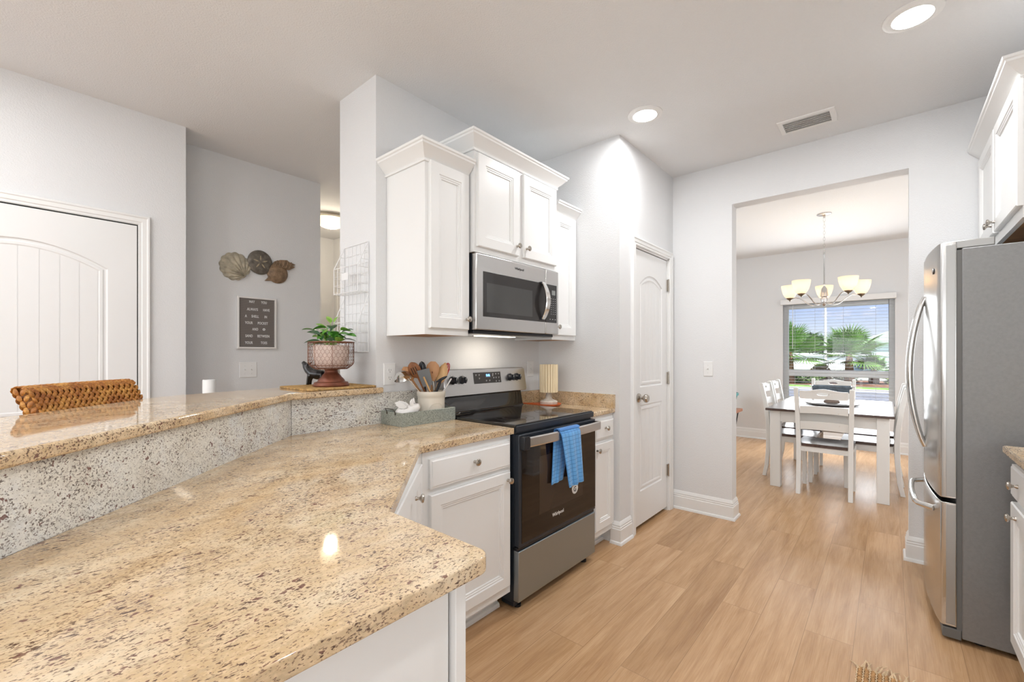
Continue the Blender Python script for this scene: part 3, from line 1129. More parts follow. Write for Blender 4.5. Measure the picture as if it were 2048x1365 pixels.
# ------------------------------------------------------------------ microwave
MX0, MX1, MY = 1.648, 2.412, 1.665
MZ0, MZ1 = 1.395, 1.815
r = root('over_range_microwave', ((MX0 + MX1) / 2, 1.85, MZ0), 'stainless steel microwave hood mounted under the middle cabinet', 'microwave')
MB().box(MX0 + .006, MX1 - .004, MY + .04, 2.04, MZ0 + .006, MZ1).build('microwave_body', M['bluegrey'], r, bevel=.002)
dr = MB().box(MX0, 2.268, MY, MY + .036, MZ0 + .006, MZ1 - .002).build('microwave_door', M['steel'], r, bevel=.006, seg=3)
MB().box(2.271, MX1, MY, MY + .036, MZ0 + .006, MZ1 - .002).build('control_column', M['steel'], r, bevel=.006, seg=3)
MB().box(MX0 + .052, 2.2685, MY - .0015, MY + .002, MZ0 + .080, MZ1 - .095).build('door_window', M['mwglass'], dr, bevel=.001)
MB().box(MX0 + .078, 2.13, MY - .0019, MY - .0014, MZ0 + .105, MZ1 - .155).build('window_screen', pmat('microwave_screen', (.06, .06, .058), .06, spec=.6), dr, smooth=0)
MB().box(2.2705, MX1 - .022, MY - .0015, MY + .002, MZ0 + .080, MZ1 - .095).build('keypad', pmat('keypad_black', (.03, .03, .03), .2), r, bevel=.001)
km = MB()
km.box(2.335, 2.372, MY - .0022, MY - .0014, 1.655, 1.685)
km.build('keypad_display', pmat('keypad_display', (.25, .26, .25), .2), r, smooth=0)
km = MB()
for j in range(8):
    for i in range(3):
        km.box(2.325 + i * .022, 2.331 + i * .022, MY - .0021, MY - .0014, 1.628 - j * .014, 1.631 - j * .014)
for i in range(3): km.box(2.312 + i * .028, 2.320 + i * .028, MY - .0021, MY - .0014, 1.495, 1.4985)
km.build('keypad_marks', pmat('keypad_print', (.6, .6, .6), .4), r, smooth=0)
hm = MB()
N = 16
loops = []
for k in range(N + 1):
    t = k / N
    z_ = 1.490 + .235 * t
    out_ = .012 + .042 * math.sin(PI * t) ** .8
    x = 2.232
    y = MY - out_
    hwid = .016 + .004 * math.sin(PI * t)
    loops.append([(x - hwid, y + .006, z_), (x - hwid + .003, y, z_), (x + hwid - .003, y, z_), (x + hwid, y + .006, z_), (x + hwid - .004, y + .013, z_), (x - hwid + .004, y + .013, z_)])
hm.loft(loops, True, True)
hm.build('door_handle', M['chrome'], dr, smooth=35)
for hz in (1.488, 1.712): MB().box(2.208, 2.250, MY - .012, MY + .001, hz, hz + .014).build('handle_mount', M['black'], dr, bevel=.003)
tm = MB()
add_text(tm, 'Whirlpool', .020, lambda c: (1.965 + c.x, MY - .0006 - c.z, 1.768 + c.y), extrude=.0003, bold=.0003)
tm.build('brand_lettering', M['slot'], dr, smooth=0)
mb = MB()
mb.box(MX0 + .012, MX1 - .02, MY + .03, 2.0, MZ0 - .012, MZ0 + .006)
ub = mb.build('hood_base', M['black'], r, bevel=.004)
for vx in (1.72, 2.14):
    MB().box(vx, vx + .20, MY + .07, MY + .20, MZ0 - .0135, MZ0 - .012).build('grease_filter', M['chrome'], r, smooth=0)
MB().box(1.87, 2.19, 1.85, 1.91, MZ0 - .0155, MZ0 - .012).build('hood_lamp_lens', pmat('hood_lens', (1, .95, .85), .4, emit=(1, .88, .7), es=2), r, smooth=0)

# ------------------------------------------------------------------ refrigerator
FX0, FX1 = 2.742, 3.640
FB = -.240
r = root('refrigerator', ((FX0 + FX1) / 2, -.6, 0), 'stainless french door refrigerator with a bottom freezer drawer and grey side', 'refrigerator')
MB().box(FX0, FX1, -.985, FB, .022, 1.735).build('fridge_body', M['fridge_side'], r, bevel=.004)
MB().box(FX0 + .006, FX1 - .006, FB, FB + .016, .055, 1.73).build('door_gasket', M['fridge_gasket'], r, smooth=0)


def fridge_door(name, x0, x1, z0, z1, mat=None):
    mb = MB()
    N = 14
    ys = lambda x: -.170 + .030 * (1 - ((x - 3.191) / .449) ** 2)
    pts = []
    for k in range(N + 1):
        x = x0 + (x1 - x0) * k / N
        pts.append((x, ys(x)))
    pts = [(x0, ys(x0) - .012), (x0 + .004, ys(x0) - .003)] + [(x, y) for x, y in pts[1:-1]] + [(x1 - .004, ys(x1) - .003), (x1, ys(x1) - .012)]
    pts += [(x1, FB + .016), (x0, FB + .016)]
    mb.prism(pts, z0, z1)
    return mb.build(name, M['steel_v'], r, smooth=30, bevel=.003)


dl = fridge_door('fridge_door', FX0 + .001, 3.188, .632, 1.768)
dr2 = fridge_door('fridge_door', 3.194, FX1 - .001, .632, 1.768)
fz = fridge_door('freezer_drawer', FX0 + .001, FX1 - .001, .065, .612)
for z0, z1, par in ((.640, 1.755, dl), (.075, .604, fz)):
    MB().box(FX0 - .0012, FX0 + .003, FB + .020, -.190, z0, z1).build('door_edge_liner', M['fridge_doorside'], par, bevel=.001)


def bar_handle(pts, rad, parent, name='handle'):
    mb = MB()
    mb.tube(pts, rad, 12)
    return mb.build(name, M['chrome'], parent, smooth=60)


for hx, par in ((3.150, dl), (3.232, dr2)):
    pts = []
    for k in range(21):
        t = k / 20
        z_ = .79 + .78 * t
        pts.append((hx, -.142 + .062 * math.sin(PI * t) ** .75, z_))
    bar_handle(pts, [.012 + .003 * math.sin(PI * k / 20) for k in range(21)], par)
pts = []
for k in range(21):
    t = k / 20
    x = 2.87 + .62 * t
    yb = -.170 + .030 * (1 - ((x - 3.191) / .449) ** 2)
    e_ = min(1, min(t, 1 - t) / .14)
    pts.append((x, yb - .004 + .055 * math.sin(e_ * PI / 2), .545 + .0 * t))
bar_handle(pts, .013, fz)
hc = MB()
hc.prism([(2.752, -.184), (2.790, -.184), (2.800, -.215), (2.86, -.235), (2.88, -.34), (2.752, -.34)], 1.7372, 1.772)
hc.build('hinge_cover', M['fridge_doorside'], r, bevel=.004)
MB().prism([(3.60, -.184), (3.638, -.184), (3.638, -.34), (3.52, -.34), (3.54, -.235)], 1.7372, 1.772).build('hinge_cover', M['fridge_doorside'], r, bevel=.004)
MB().box(FX0 + .004, FX1 - .004, FB + .001, -.178, .012, .056).build('kick_plate', M['fridge_gasket'], r, bevel=.003)
bd = MB()
bd.T = Matrix.Translation((2.86, -.1555, 1.66)) @ Matrix.Rotation(PI, 4, 'Z')
bd.lathe([(.014, 0), (.014, -.003), (.010, -.004), (.0, -.004)], (0, 0, 0), 24, 'Y')
bd.build('round_badge', pmat('badge_grey', (.35, .35, .36), .3, .8), dl)
for fx in (FX0 + .06, FX1 - .06):
    for fy in (-.90, -.30):
        MB().lathe([(.022, 0), (.022, .014), (.012, .015), (.012, .023)], (fx, fy, 0), 14).build('levelling_foot', M['black'], r)

# cabinet above the refrigerator
r = root('upper_cabinet', (3.15, -.7, 1.83), 'white upper cabinet with crown moulding above the refrigerator', 'cabinet', 'white upper cabinets')
YC = -.402
MB().box(2.649, 3.651, -1.008, YC, 1.835, 2.42).build('cabinet_body', M['cab'], r, bevel=.0015)
MB().box(2.668, 3.64, -1.0, YC - .018, 1.829, 1.835).build('cabinet_underside', M['cabwood'], r, smooth=0)
MB().box(2.648, 3.652, YC - .018, YC + .001, 1.815, 1.86).box(2.648, 2.664, -1.005, YC - .02, 1.815, 1.86).build('bottom_rail', M['cab'], r, smooth=0)
fn = lambda u, z, h: (u, YC + h, z)
d1 = raised_panel(2.640, 3.140, 1.862, 2.372, fn, t=.02).build('door', M['cab'], r, smooth=25)
knob(d1, (3.105, YC + .020, 1.905), (0, 1, 0))
d2 = raised_panel(3.160, 3.640, 1.862, 2.372, fn, t=.02).build('door', M['cab'], r, smooth=25)
knob(d2, (3.195, YC + .020, 1.905), (0, 1, 0))
cm = MB()
cm.sweep([(3.652, YC), (2.648, YC), (2.648, -1.008)][::-1], CROWN, lambda x, y, h: (x, y, 2.368 + h))
cm.build('crown_moulding', M['cab'], r, smooth=25)
for z in (1.94, 2.28): pass
MB().box(2.6475, 2.6485, YC + .0005, YC + .0045, 1.865, 2.37).build('door_gap', M['cabwood'], r, smooth=0)

# right hand base cabinet
r = root('base_cabinet', (2.1, -.7, 0), 'white base cabinet with drawer and door beside the refrigerator at the right edge', 'cabinet', 'white base cabinets')
YB = -.378
MB().box(.2, 2.586, -1.008, YB, .10, .876).build('cabinet_body', M['cab'], r, bevel=.0015)
MB().box(.2, 2.586, -1.0, YB - .08, 0, .10).build('toe_kick', M['cab'], r, smooth=0)
fn = lambda u, z, h: (u, YB + h, z)
for x0, x1 in ((2.10, 2.578), (1.60, 2.08), (1.10, 1.58)):
    d = raised_panel(x0, x1, .718, .842, fn, flat=True, t=.02).build('drawer', M['cab'], r, smooth=25)
    knob(d, ((x0 + x1) / 2 + .10 if x0 == 2.10 else (x0 + x1) / 2, YB + .02, .782), (0, 1, 0))
    d = raised_panel(x0, x1, .145, .695, fn, t=.02).build('door', M['cab'], r, smooth=25)
    knob(d, (x1 - .11 if x0 == 2.10 else x1 - .04, YB + .02, .655), (0, 1, 0))

# ------------------------------------------------------------------ wall plates
def plate(name, label, cat, c, wdt, hgt, fn, kind, n_=1):
    r = root(name, c, label, cat)
    mb = MB()
    a_, b_ = wdt / 2, hgt / 2
    mb.loft([[fn(u, v_, h) for u, v_ in ((-a_ + i, -b_ + i), (a_ - i, -b_ + i), (a_ - i, b_ - i), (-a_ + i, b_ - i))] for i, h in ((0, .0005), (0, .003), (.004, .006))], True, True)
    mb.build('cover_plate', M['plate'], r, smooth=25)
    for k in range(n_):
        u0 = (k - (n_ - 1) / 2) * .046
        if kind == 'switch':
            MB().loft([[fn(u0 + u, v_, h) for u, v_ in ((-.005, -.012), (.005, -.012), (.005, .012), (-.005, .012))] for h in (.0055, .0066)], True, True).build('switch_slot', M['trim'], r, smooth=0)
            MB().loft([[fn(u0 + u, v_ + dz, h) for u, v_ in ((-.004, -.005), (.004, -.005), (.004, .005), (-.004, .005))] for h, dz in ((.006, 0), (.016, .006))], True, True).build('toggle', M['plate'], r, smooth=0)
            sc = MB()
            for zz in (.030, -.030):
                sc.loft([[fn(u0 + .0022 * math.cos(q), zz + .0022 * math.sin(q), h) for q in [PI * 2 * w_ / 8 for w_ in range(8)]] for h in (.006, .0072)], True, True)
            sc.build('screws', pmat('screw_grey', (.6, .6, .6), .4) if 'screw_grey' not in bpy.data.materials else bpy.data.materials['screw_grey'], r, smooth=0)
        else:
            for zc in (.020, -.020):
                fm_ = MB()
                fm_.loft([[fn(u0 + .0165 * math.cos(q), zc + max(-.0135, min(.0135, .0175 * math.sin(q))), h) for q in [PI * 2 * w_ / 20 for w_ in range(20)]] for h in (.0055, .0075)], True, True)
                fc = fm_.build('receptacle', M['plate'], r, smooth=25)
                sm_ = MB()
                for u, hh in ((-.0062, .005), (.0062, .004)):
                    sm_.loft([[fn(u0 + u + a1, zc + .003 + b1, h) for a1, b1 in ((-.0008, -hh), (.0008, -hh), (.0008, hh), (-.0008, hh))] for h in (.007, .0078)], True, True)
                sm_.loft([[fn(u0 + .0022 * math.cos(q), zc - .008 + .0022 * math.sin(q), h) for q in [PI * 2 * w_ / 8 for w_ in range(8)]] for h in (.007, .0078)], True, True)
                sm_.build('slots', M['slot'], fc, smooth=0)
    return r


C_ = (1.368, 2.046, 1.163)
plate('wall_outlet', 'white duplex outlet on the stove wall above the metal tray', 'outlet', C_, .075, .118, lambda u, v_, h: (1.368 + u, 2.046 - h, 1.163 + v_), 'outlet')
plate('light_switch', 'single white switch plate on the wall right of the range controls', 'switch', (2.60, 2.046, 1.163), .072, .118, lambda u, v_, h: (2.592 + u, 2.046 - h, 1.163 + v_), 'switch')
plate('light_switch', 'white switch plate on the wall between pantry door and doorway', 'switch', (3.654, 1.09, 1.155), .072, .118, lambda u, v_, h: (3.654 - h, 1.09 - u, 1.155 + v_), 'switch')
plate('light_switch', 'white double switch plate below the letter board', 'switch', (1.237, 3.72, 1.152), .122, .118, lambda u, v_, h: (1.237 + u, 3.72 - h, 1.152 + v_), 'switch', 2)
plate('wall_outlet', 'white wall outlet low on the dining room wall, right of the window', 'outlet', (DX, -.075, .36), .075, .118, lambda u, v_, h: (DX - h, -.085 - u, .36 + v_), 'outlet')

# ------------------------------------------------------------------ ceiling fixtures
for k, (cx_, cy_) in enumerate(CANS_AND_FILL[:5]):
    lab = ['round recessed ceiling light above the range aisle', 'large round recessed ceiling light at the top right corner', 'added ceiling fill over the near aisle', 'added ceiling fill in the living area', 'added ceiling fill over the bar'][k]
    if k >= 2: continue
    r = root('recessed_light', (cx_, cy_, H), lab, 'ceiling light', 'recessed ceiling lights')
    mb = MB()
    mb.lathe([(.070, -.010), (.074, -.002), (.096, -.006), (.102, -.004), (.1025, -.0005)], (cx_, cy_, H), 44, cap=False)
    mb.lathe([(.070, -.010), (.1025, -.0005)], (cx_, cy_, H), 44, cap=False)
    mb.build('trim_ring', M['trim'], r, smooth=50)
    MB().lathe([(.071, -.009), (0, -.0092)], (cx_, cy_, H), 40).build('lens', M['glow'], r)
r = root('air_vent', (3.32, .39, H), 'white rectangular ceiling air vent near the doorway', 'vent', rz=0)
vx0, vx1, vy0, vy1 = 3.215, 3.418, .246, .548
mb = MB()
lp = lambda i, h: [(vx0 + i, vy0 + i, H - h), (vx1 - i, vy0 + i, H - h), (vx1 - i, vy1 - i, H - h), (vx0 + i, vy1 - i, H - h)]
mb.loft([lp(0, .0005), lp(.003, .006), lp(.028, .008), lp(.030, .003)])
mb.build('vent_frame', M['trim'], r, smooth=20)
MB().box(vx0 + .03, vx1 - .03, vy0 + .03, vy1 - .03, H - .0015, H - .0005).build('vent_throat', pmat('vent_dark', (.50, .48, .47), .8), r, smooth=0)
mb = MB()
nb = 6
for k in range(nb):
    x = vx0 + .036 + (vx1 - vx0 - .072) * k / (nb - 1)
    mb.T = Matrix.Translation((x, 0, H - .006)) @ Matrix.Rotation(math.radians(-42), 4, 'Y')
    mb.box(-.0065, .0065, vy0 + .03, vy1 - .03, -.0006, .0006)
mb.T = None
mb.build('louvers', M['trim'], r, smooth=0)

# hall flush light
r = root('flush_ceiling_light', (2.30, 4.52, H), 'glowing frosted dome ceiling light in the hall', 'ceiling light')
MB().lathe([(.165, 0), (.168, -.012), (.160, -.020), (.160, -.034), (.150, -.040)], (2.30, 4.52, H), 44).build('metal_rim', pmat('light_nickel', (.62, .58, .50), .3, 1.0), r)
MB().lathe([(.158, -.036), (.150, -.062), (.125, -.092), (.080, -.115), (.03, -.125), (0, -.126)], (2.30, 4.52, H), 44).build('glass_dome', pmat('hall_dome_glass', (.9, .8, .65), .35, emit=(1, .80, .55), es=1.1), r)
MB().lathe([(.012, -.124), (.012, -.130), (.006, -.138), (0, -.140)], (2.30, 4.52, H), 16).build('finial', M['nickel'], r)
light('hall_lamp_glow', 'POINT', (2.30, 4.52, H - .17), 6, radius=.06, color=(1, .86, .68))

# chandelier
CX, CY = 5.62, .520
r = root('chandelier', (CX, CY, H), 'brushed nickel five-light chandelier with frosted glass cups', 'chandelier')
MB().lathe([(.066, 0), (.066, -.006), (.055, -.012), (.018, -.018), (.010, -.026), (.010, -.05), (0, -.052)], (CX, CY, H), 32).build('canopy', M['steel'], r)
mb = MB()
zc = H - .045
k = 0
while zc > 2.335:
    L = .040
    pts = []
    for q in range(12):
        a_ = 2 * PI * q / 12
        u, v_ = .0085 * math.cos(a_), (L / 2) * math.sin(a_)
        pts.append((CX + (u if k % 2 else 0), CY + (0 if k % 2 else u), zc - L / 2 + v_))
    mb.tube(pts, .0018, 5, closed=True)
    zc -= L - .007
    k += 1
mb.build('chain', M['chrome'], r)
MB().lathe([(.004, 2.34 - H), (.010, 2.325 - H), (.006, 2.31 - H), (.0065, 2.02 - H), (.012, 2.0 - H), (.008, 1.985 - H), (.026, 1.955 - H), (.034, 1.90 - H), (.036, 1.875 - H), (.026, 1.868 - H), (.030, 1.845 - H), (.024, 1.80 - H), (.016, 1.785 - H), (.008, 1.775 - H), (0, 1.765 - H)], (CX, CY, H), 24).build('centre_column', M['steel'], r)
for k in range(5):
    a_ = math.radians(5.3 + 72 * k)
    ca, sa = math.cos(a_), math.sin(a_)
    P_ = lambda rr, z_: (CX + rr * ca, CY + rr * sa, z_)
    pts = []
    ctrl = [(.020, 1.815), (.075, 1.790), (.135, 1.800), (.19, 1.848), (.245, 1.885), (.295, 1.882), (.325, 1.868)]
    for i in range(len(ctrl) - 1):
        for q in range(4):
            t = q / 4
            p0, p1, p2, p3 = ctrl[max(i - 1, 0)], ctrl[i], ctrl[i + 1], ctrl[min(i + 2, len(ctrl) - 1)]
            cr_ = lambda a0, a1, a2, a3: .5 * (2 * a1 + (a2 - a0) * t + (2 * a0 - 5 * a1 + 4 * a2 - a3) * t * t + (-a0 + 3 * a1 - 3 * a2 + a3) * t ** 3)
            pts.append(P_(cr_(p0[0], p1[0], p2[0], p3[0]), cr_(p0[1], p1[1], p2[1], p3[1])))
    pts.append(P_(*ctrl[-1]))
    arm = MB().tube(pts, .0060, 8).build('arm', M['steel'], r, smooth=60)
    c = P_(.325, 0)
    MB().lathe([(0, 1.850), (.006, 1.853), (.005, 1.862), (.012, 1.868), (.030, 1.880), (.034, 1.892), (.020, 1.896)], c, 22).build('cup_holder', pmat('antique_nickel', (.30, .25, .19), .35, 1) if k == 0 else bpy.data.materials['antique_nickel'], arm)
    sh = MB()
    prof = [(.030, 1.888), (.048, 1.905), (.066, 1.940), (.078, 1.985), (.083, 2.025), (.081, 2.026), (.076, 1.985), (.063, 1.940), (.045, 1.908), (.028, 1.892)]
    sh.lathe(prof, c, 30, cap=False)
    sh.build('glass_shade', M['bulbglass'], arm, smooth=60)
    MB().blob((c[0], c[1], 1.955), (.022, .022, .034)).build('bulb', M['bulb'], arm)
    light('chandelier_bulb', 'POINT', (c[0], c[1], 1.985), .5, radius=.03, color=(1, .86, .68))


# ------------------------------------------------------------------ letter board
YS = 3.72
r = root('letter_board', (1.296, YS, 1.315), 'framed grey letter board with white lettering, hung below the shell plaque', 'sign')
bx0, bx1, bz0, bz1 = 1.158, 1.436, 1.313, 1.710
fm = MB()
fnB = lambda u, z, h: (u, YS - h, z)
fm.sweep([(bx0, bz0), (bx0, bz1), (bx1, bz1), (bx1, bz0)], [(0, .001), (0, .020), (-.004, .022), (-.013, .022), (-.014, .012), (-.014, .001)], fnB, closed=True)
fm.build('board_frame', M['white'], r, smooth=20)
MB().box(bx0 + .010, bx1 - .010, YS - .010, YS - .002, bz0 + .010, bz1 - .010).build('felt_panel', pmat('grey_felt', (.17, .145, .13), .95), r, smooth=0)
rm = MB()
z = bz0 + .018
while z < bz1 - .016:
    rm.box(bx0 + .013, bx1 - .013, YS - .0125, YS - .010, z, z + .0035)
    z += .0068
rm.build('felt_ribs', pmat('grey_felt_rib', (.27, .24, .22), .95), r, smooth=0)
lm = MB()
for words, z in (((('MAY', 1.240), ('YOU', 1.325)), 1.664), ((('ALWAYS', 1.226), ('HAVE', 1.338)), 1.606), ((('A', 1.212), ('SHELL', 1.256), ('IN', 1.348)), 1.553),
                 ((('YOUR', 1.212), ('POCKET', 1.300)), 1.502), ((('AND', 1.262),), 1.454), ((('SAND', 1.214), ('BETWEEN', 1.298)), 1.402), ((('YOUR', 1.212), ('TOES', 1.322)), 1.350)):
    for wd, x in words:
        add_text(lm, wd, .0280, lambda c: (x + c.x * .66, YS - .014 - c.z, z + c.y), extrude=.001, bold=.0004, spacing=1.08)
lm.lathe([(.0095, 0), (.0095, -.002), (.004, -.002), (.004, 0)], (1.345, YS - .013, 1.464), 16, 'Y', cap=False)
lm.build('lettering', M['plate'], r, smooth=0)

# ------------------------------------------------------------------ shell plaque
r = root('shell_wall_plaque', (1.30, YS, 1.84), 'wall plaque of a scallop, a sand dollar and a conch shell', 'wall decor')
M['shell_tan'] = pmat('shell_tan', (.47, .42, .32), .6, .1, var=.3, vscale=30, bump=.4, bscale=60)
M['shell_dark'] = pmat('shell_dark', (.17, .15, .125), .5, .4, var=.35, vscale=35, bump=.3, bscale=80)
M['shell_brown'] = pmat('shell_brown', (.27, .18, .11), .5, .2, var=.35, vscale=30, bump=.3, bscale=80)
mb = MB()
sc = (1.150, 1.928)
NA, NR = 96, 14
loops = []
for j in range(NR + 1):
    t = j / NR
    lp = []
    for i in range(NA):
        a_ = 2 * PI * i / NA
        hinge = math.radians(-48)
        da = (a_ - hinge + PI) % (2 * PI) - PI
        lob = 1 + .075 * abs(math.cos(da * 6.5))
        R_ = .100 * lob * (1 - .10 * max(0, 1 - abs(da) / .8))
        # rays converge on the hinge
        hx, hz = .085 * math.cos(hinge), .085 * math.sin(hinge)
        ex, ez = R_ * math.cos(a_), R_ * math.sin(a_) * 1.0
        x = hx + (ex - hx) * t
        z_ = hz + (ez - hz) * t
        h = .006 + .024 * math.sin(PI * min(1, .18 + .82 * t)) * (.55 + .45 * abs(math.cos(da * 6.5))) + (.0012 * math.sin(t * 60))
        if t == 1: h = .004
        lp.append((sc[0] + x, YS - h, sc[1] + z_))
    loops.append(lp)
loops.append([(p[0], YS - .001, p[2]) for p in loops[-1]])
mb.loft(loops)
sh = mb.build('scallop_shell', M['shell_tan'], r, smooth=70)
mb = MB()
sc = (1.318, 1.984)
mb.loft([[(sc[0] + R_ * math.cos(2 * PI * i / 40) * .96, YS - h, sc[1] + R_ * math.sin(2 * PI * i / 40)) for i in range(40)] for R_, h in ((.092, .006), (.094, .010), (.090, .016), (.070, .020), (.035, .023), (.001, .024))], True, True)
sd = mb.build('sand_dollar', M['shell_dark'], r, smooth=60)
mb = MB()
for k in range(5):
    a_ = math.radians(90 + 72 * k)
    ca, sa = math.cos(a_), math.sin(a_)
    pts = [(.012, 0), (.028, .0055), (.048, .003), (.052, 0), (.048, -.003), (.028, -.0055)]
    mb.loft([[(sc[0] + p * ca - q * sa, YS - h, sc[1] + p * sa + q * ca) for p, q in pts] for h in (.0195, .0245)], True, True)
mb.build('star_petals', pmat('petal_tan', (.42, .35, .24), .6), sd, smooth=0)
mb = MB()
sc = (1.448, 1.922)
loops = []
for t in range(9):
    q = t / 8
    loops.append([(sc[0] + .078 * (1 - q) ** .55 * math.cos(2 * PI * i / 32), YS - .010 - .026 * math.sin(q * PI / 2), sc[1] - .005 + .080 * (1 - q) ** .55 * math.sin(2 * PI * i / 32)) for i in range(32)])
mb.loft([[(p[0], YS - .001, p[2]) for p in loops[0]]] + loops, True, True)
sp_ = [(1.392, 1.965), (1.425, 2.010), (1.465, 2.026), (1.515, 2.032), (1.535, 2.018), (1.582, 2.006), (1.560, 1.992), (1.578, 1.984), (1.535, 1.955), (1.45, 1.965)]
mb.loft([[(x, YS - h, z_) for x, z_ in sp_] for h in (.002, .022)], True, True)
tl = [(1.352, 1.846), (1.375, 1.875), (1.388, 1.900), (1.41, 1.88), (1.43, 1.855)]
mb.loft([[(x, YS - h, z_) for x, z_ in tl] for h in (.002, .018)], True, True)
for k in range(5):
    x = 1.425 + k * .027
    mb.tube([(x, YS - .021, 1.968), (x + .010, YS - .026, 1.992), (x + .016, YS - .021, 2.018)], .0045, 6)
mb.tube([(1.39, YS - .028, 1.958), (1.46, YS - .034, 1.968), (1.54, YS - .024, 1.960)], .003, 6)
mb.build('conch_shell', M['shell_brown'], r, smooth=45)

# ------------------------------------------------------------------ wire wall basket
r = root('wire_wall_basket', (1.287, 2.24, 1.28), 'white two-tier wire basket hanging on the wall end above the planter', 'wall basket')
XW = 1.283
y0, y1 = 2.112, 2.363
XF = 1.221


def wires(lines, rad, name, parent, closed=False):
    mb = MB()
    for l in lines:
        mb.tube(l, rad, 6)
    return mb.build(name, M['whitewire'], parent, smooth=60)


wires([[(XW, y0, 1.282), (XW, y0, 1.873), (XW, y1, 1.873), (XW, y1, 1.282), (XW, y0, 1.282)]], .0026, 'back_frame', r)
gr = []
for k in range(1, 6): gr.append([(XW, y0 + (y1 - y0) * k / 6, 1.283), (XW, y0 + (y1 - y0) * k / 6, 1.872)])
for k in range(1, 11): gr.append([(XW, y0, 1.282 + .591 * k / 11), (XW, y1, 1.282 + .591 * k / 11)])
wires(gr, .0012, 'back_grid', r)
for zt, zf, zb in ((1.872, 1.745, 1.604), (1.590, 1.443, 1.284)):
    bs = wires([[(XW, y, zt), (XF, y, zf), (XF, y, zb), (XW, y, zb)] for y in (y0, y1)] + [[(XF, y0, zf), (XF, y1, zf)], [(XF, y0, zb), (XF, y1, zb)]], .0024, 'basket_tier', r)
    g2 = []
    for y in (y0, y1):
        for k in (1, 2):
            x = XW + (XF - XW) * k / 3
            g2.append([(x, y, zb), (x, y, zt + (zf - zt) * k / 3)])
        for k in range(1, 6):
            z_ = zb + (zt - zb) * k / 6.2
            xe = XF if z_ < zf else XW + (XF - XW) * (zt - z_) / (zt - zf)
            g2.append([(XW, y, z_), (xe, y, z_)])
    for k in range(1, 6):
        y = y0 + (y1 - y0) * k / 6
        g2.append([(XF, y, zf), (XF, y, zb), (XW, y, zb)])
    for k in (1, 2):
        g2.append([(XF, y0, zb + (zf - zb) * k / 3), (XF, y1, zb + (zf - zb) * k / 3)])
        g2.append([(XW + (XF - XW) * k / 3, y0, zb), (XW + (XF - XW) * k / 3, y1, zb)])
    wires(g2, .0013, 'tier_grid', bs)
pm = MB()
pm.box(XF - .003, XF - .001, 2.205, 2.275, 1.672, 1.712)
pm.build('label_plate', M['whitewire'], r, smooth=0)

# ------------------------------------------------------------------ woven placemat on the bar
ZB = BT + .031
m = pmat('woven_seagrass', (.50, .31, .12), .8, bump=.8, bscale=120, var=.4, vscale=60)
M['seagrass'] = m
r = root('woven_placemat', (1.1, 2.19, ZB), 'tan woven placemat lying under the wire planter on the bar', 'placemat')
mb = MB()
mx0, mx1, my0, my1 = .925, 1.282, 2.025, 2.355
k = 0
y = my0
while y < my1 - .001:
    ins = .02 * max(0, 1 - min(y - my0, my1 - y) / .02)
    n_ = 24
    pts = [(mx0 + ins + (mx1 - mx0 - 2 * ins) * q / n_, y + .004 + (.0012 if (q + k) % 2 else -.0012), ZB + .0048) for q in range(n_ + 1)]
    mb.tube(pts, .0046, 6)
    y += .0085
    k += 1
mb.tube([(mx0 + .004, my0 + .01, ZB + .005), (mx0 + .015, my0, ZB + .005), (mx1 - .015, my0, ZB + .005), (mx1 - .004, my0 + .01, ZB + .005), (mx1 - .004, my1 - .01, ZB + .005), (mx1 - .015, my1, ZB + .005), (mx0 + .015, my1, ZB + .005), (mx0 + .004, my1 - .01, ZB + .005)], .0048, 8, closed=True)
mb.build('woven_strands', M['seagrass'], r, smooth=60)
ZM = ZB + .0098

# ------------------------------------------------------------------ pedestal wire planter
PX, PY = 1.102, 2.160
r = root('wire_pedestal_planter', (PX, PY, ZM), 'round copper wire planter basket on a turned brown pedestal', 'planter')
M['rust'] = pmat('copper_brown', (.20, .065, .035), .38, .35, var=.3, vscale=25)
M['rustwire'] = pmat('copper_wire', (.23, .10, .06), .4, .6)
MB().lathe([(.086, 0), (.088, .006), (.083, .012), (.080, .020), (.066, .024), (.062, .034), (.050, .046), (.042, .058), (.033, .066), (.031, .080), (.034, .084), (.0, .086)], (PX, PY, ZM), 44).build('pedestal', M['rust'], r, smooth=50)
bz = ZM + .086
BR = .109


def bprof(z_):       # basket radius with rounded bottom
    return BR * (.62 + .38 * min(1, math.sin(min(1, (z_ + .004) / .04) * PI / 2)))


mb = MB()
BH = .137
for zz, rr in ((BH, .0028), (.020, .0016), (.003, .002)):
    mb.tube([(PX + bprof(zz) * math.cos(2 * PI * k / 48), PY + bprof(zz) * math.sin(2 * PI * k / 48), bz + zz) for k in range(48)], rr, 6, closed=True)
for k in range(8):
    a_ = 2 * PI * k / 8 + .35
    mb.tube([(PX + bprof(q) * math.cos(a_), PY + bprof(q) * math.sin(a_), bz + q) for q in (.003, .010, .02, .032, .045, .09, BH)], .0012, 6)
mb.build('basket_frame', M['rustwire'], r, smooth=60)
mb = MB()
nc, nr = 34, 8
hh = BH / nr
for j in range(nr):
    for i in range(nc):
        off = .5 * (j % 2)
        for s in (0, 1):
            a0 = 2 * PI * (i + off) / nc
            a1 = 2 * PI * (i + off + (.5 if s else -.5)) / nc
            p = []
            for t in (0, .35, 1):
                z_ = j * hh + (hh * (0 if t == 0 else (.3 if t == .35 else 1)))
                a_ = a0 if t < .5 else a1
                rr = bprof(z_) + .0005
                p.append((PX + rr * math.cos(a_), PY + rr * math.sin(a_), bz + z_))
            mb.tube(p, .00075, 4)
mb.build('chicken_wire', M['rustwire'], r, smooth=0)
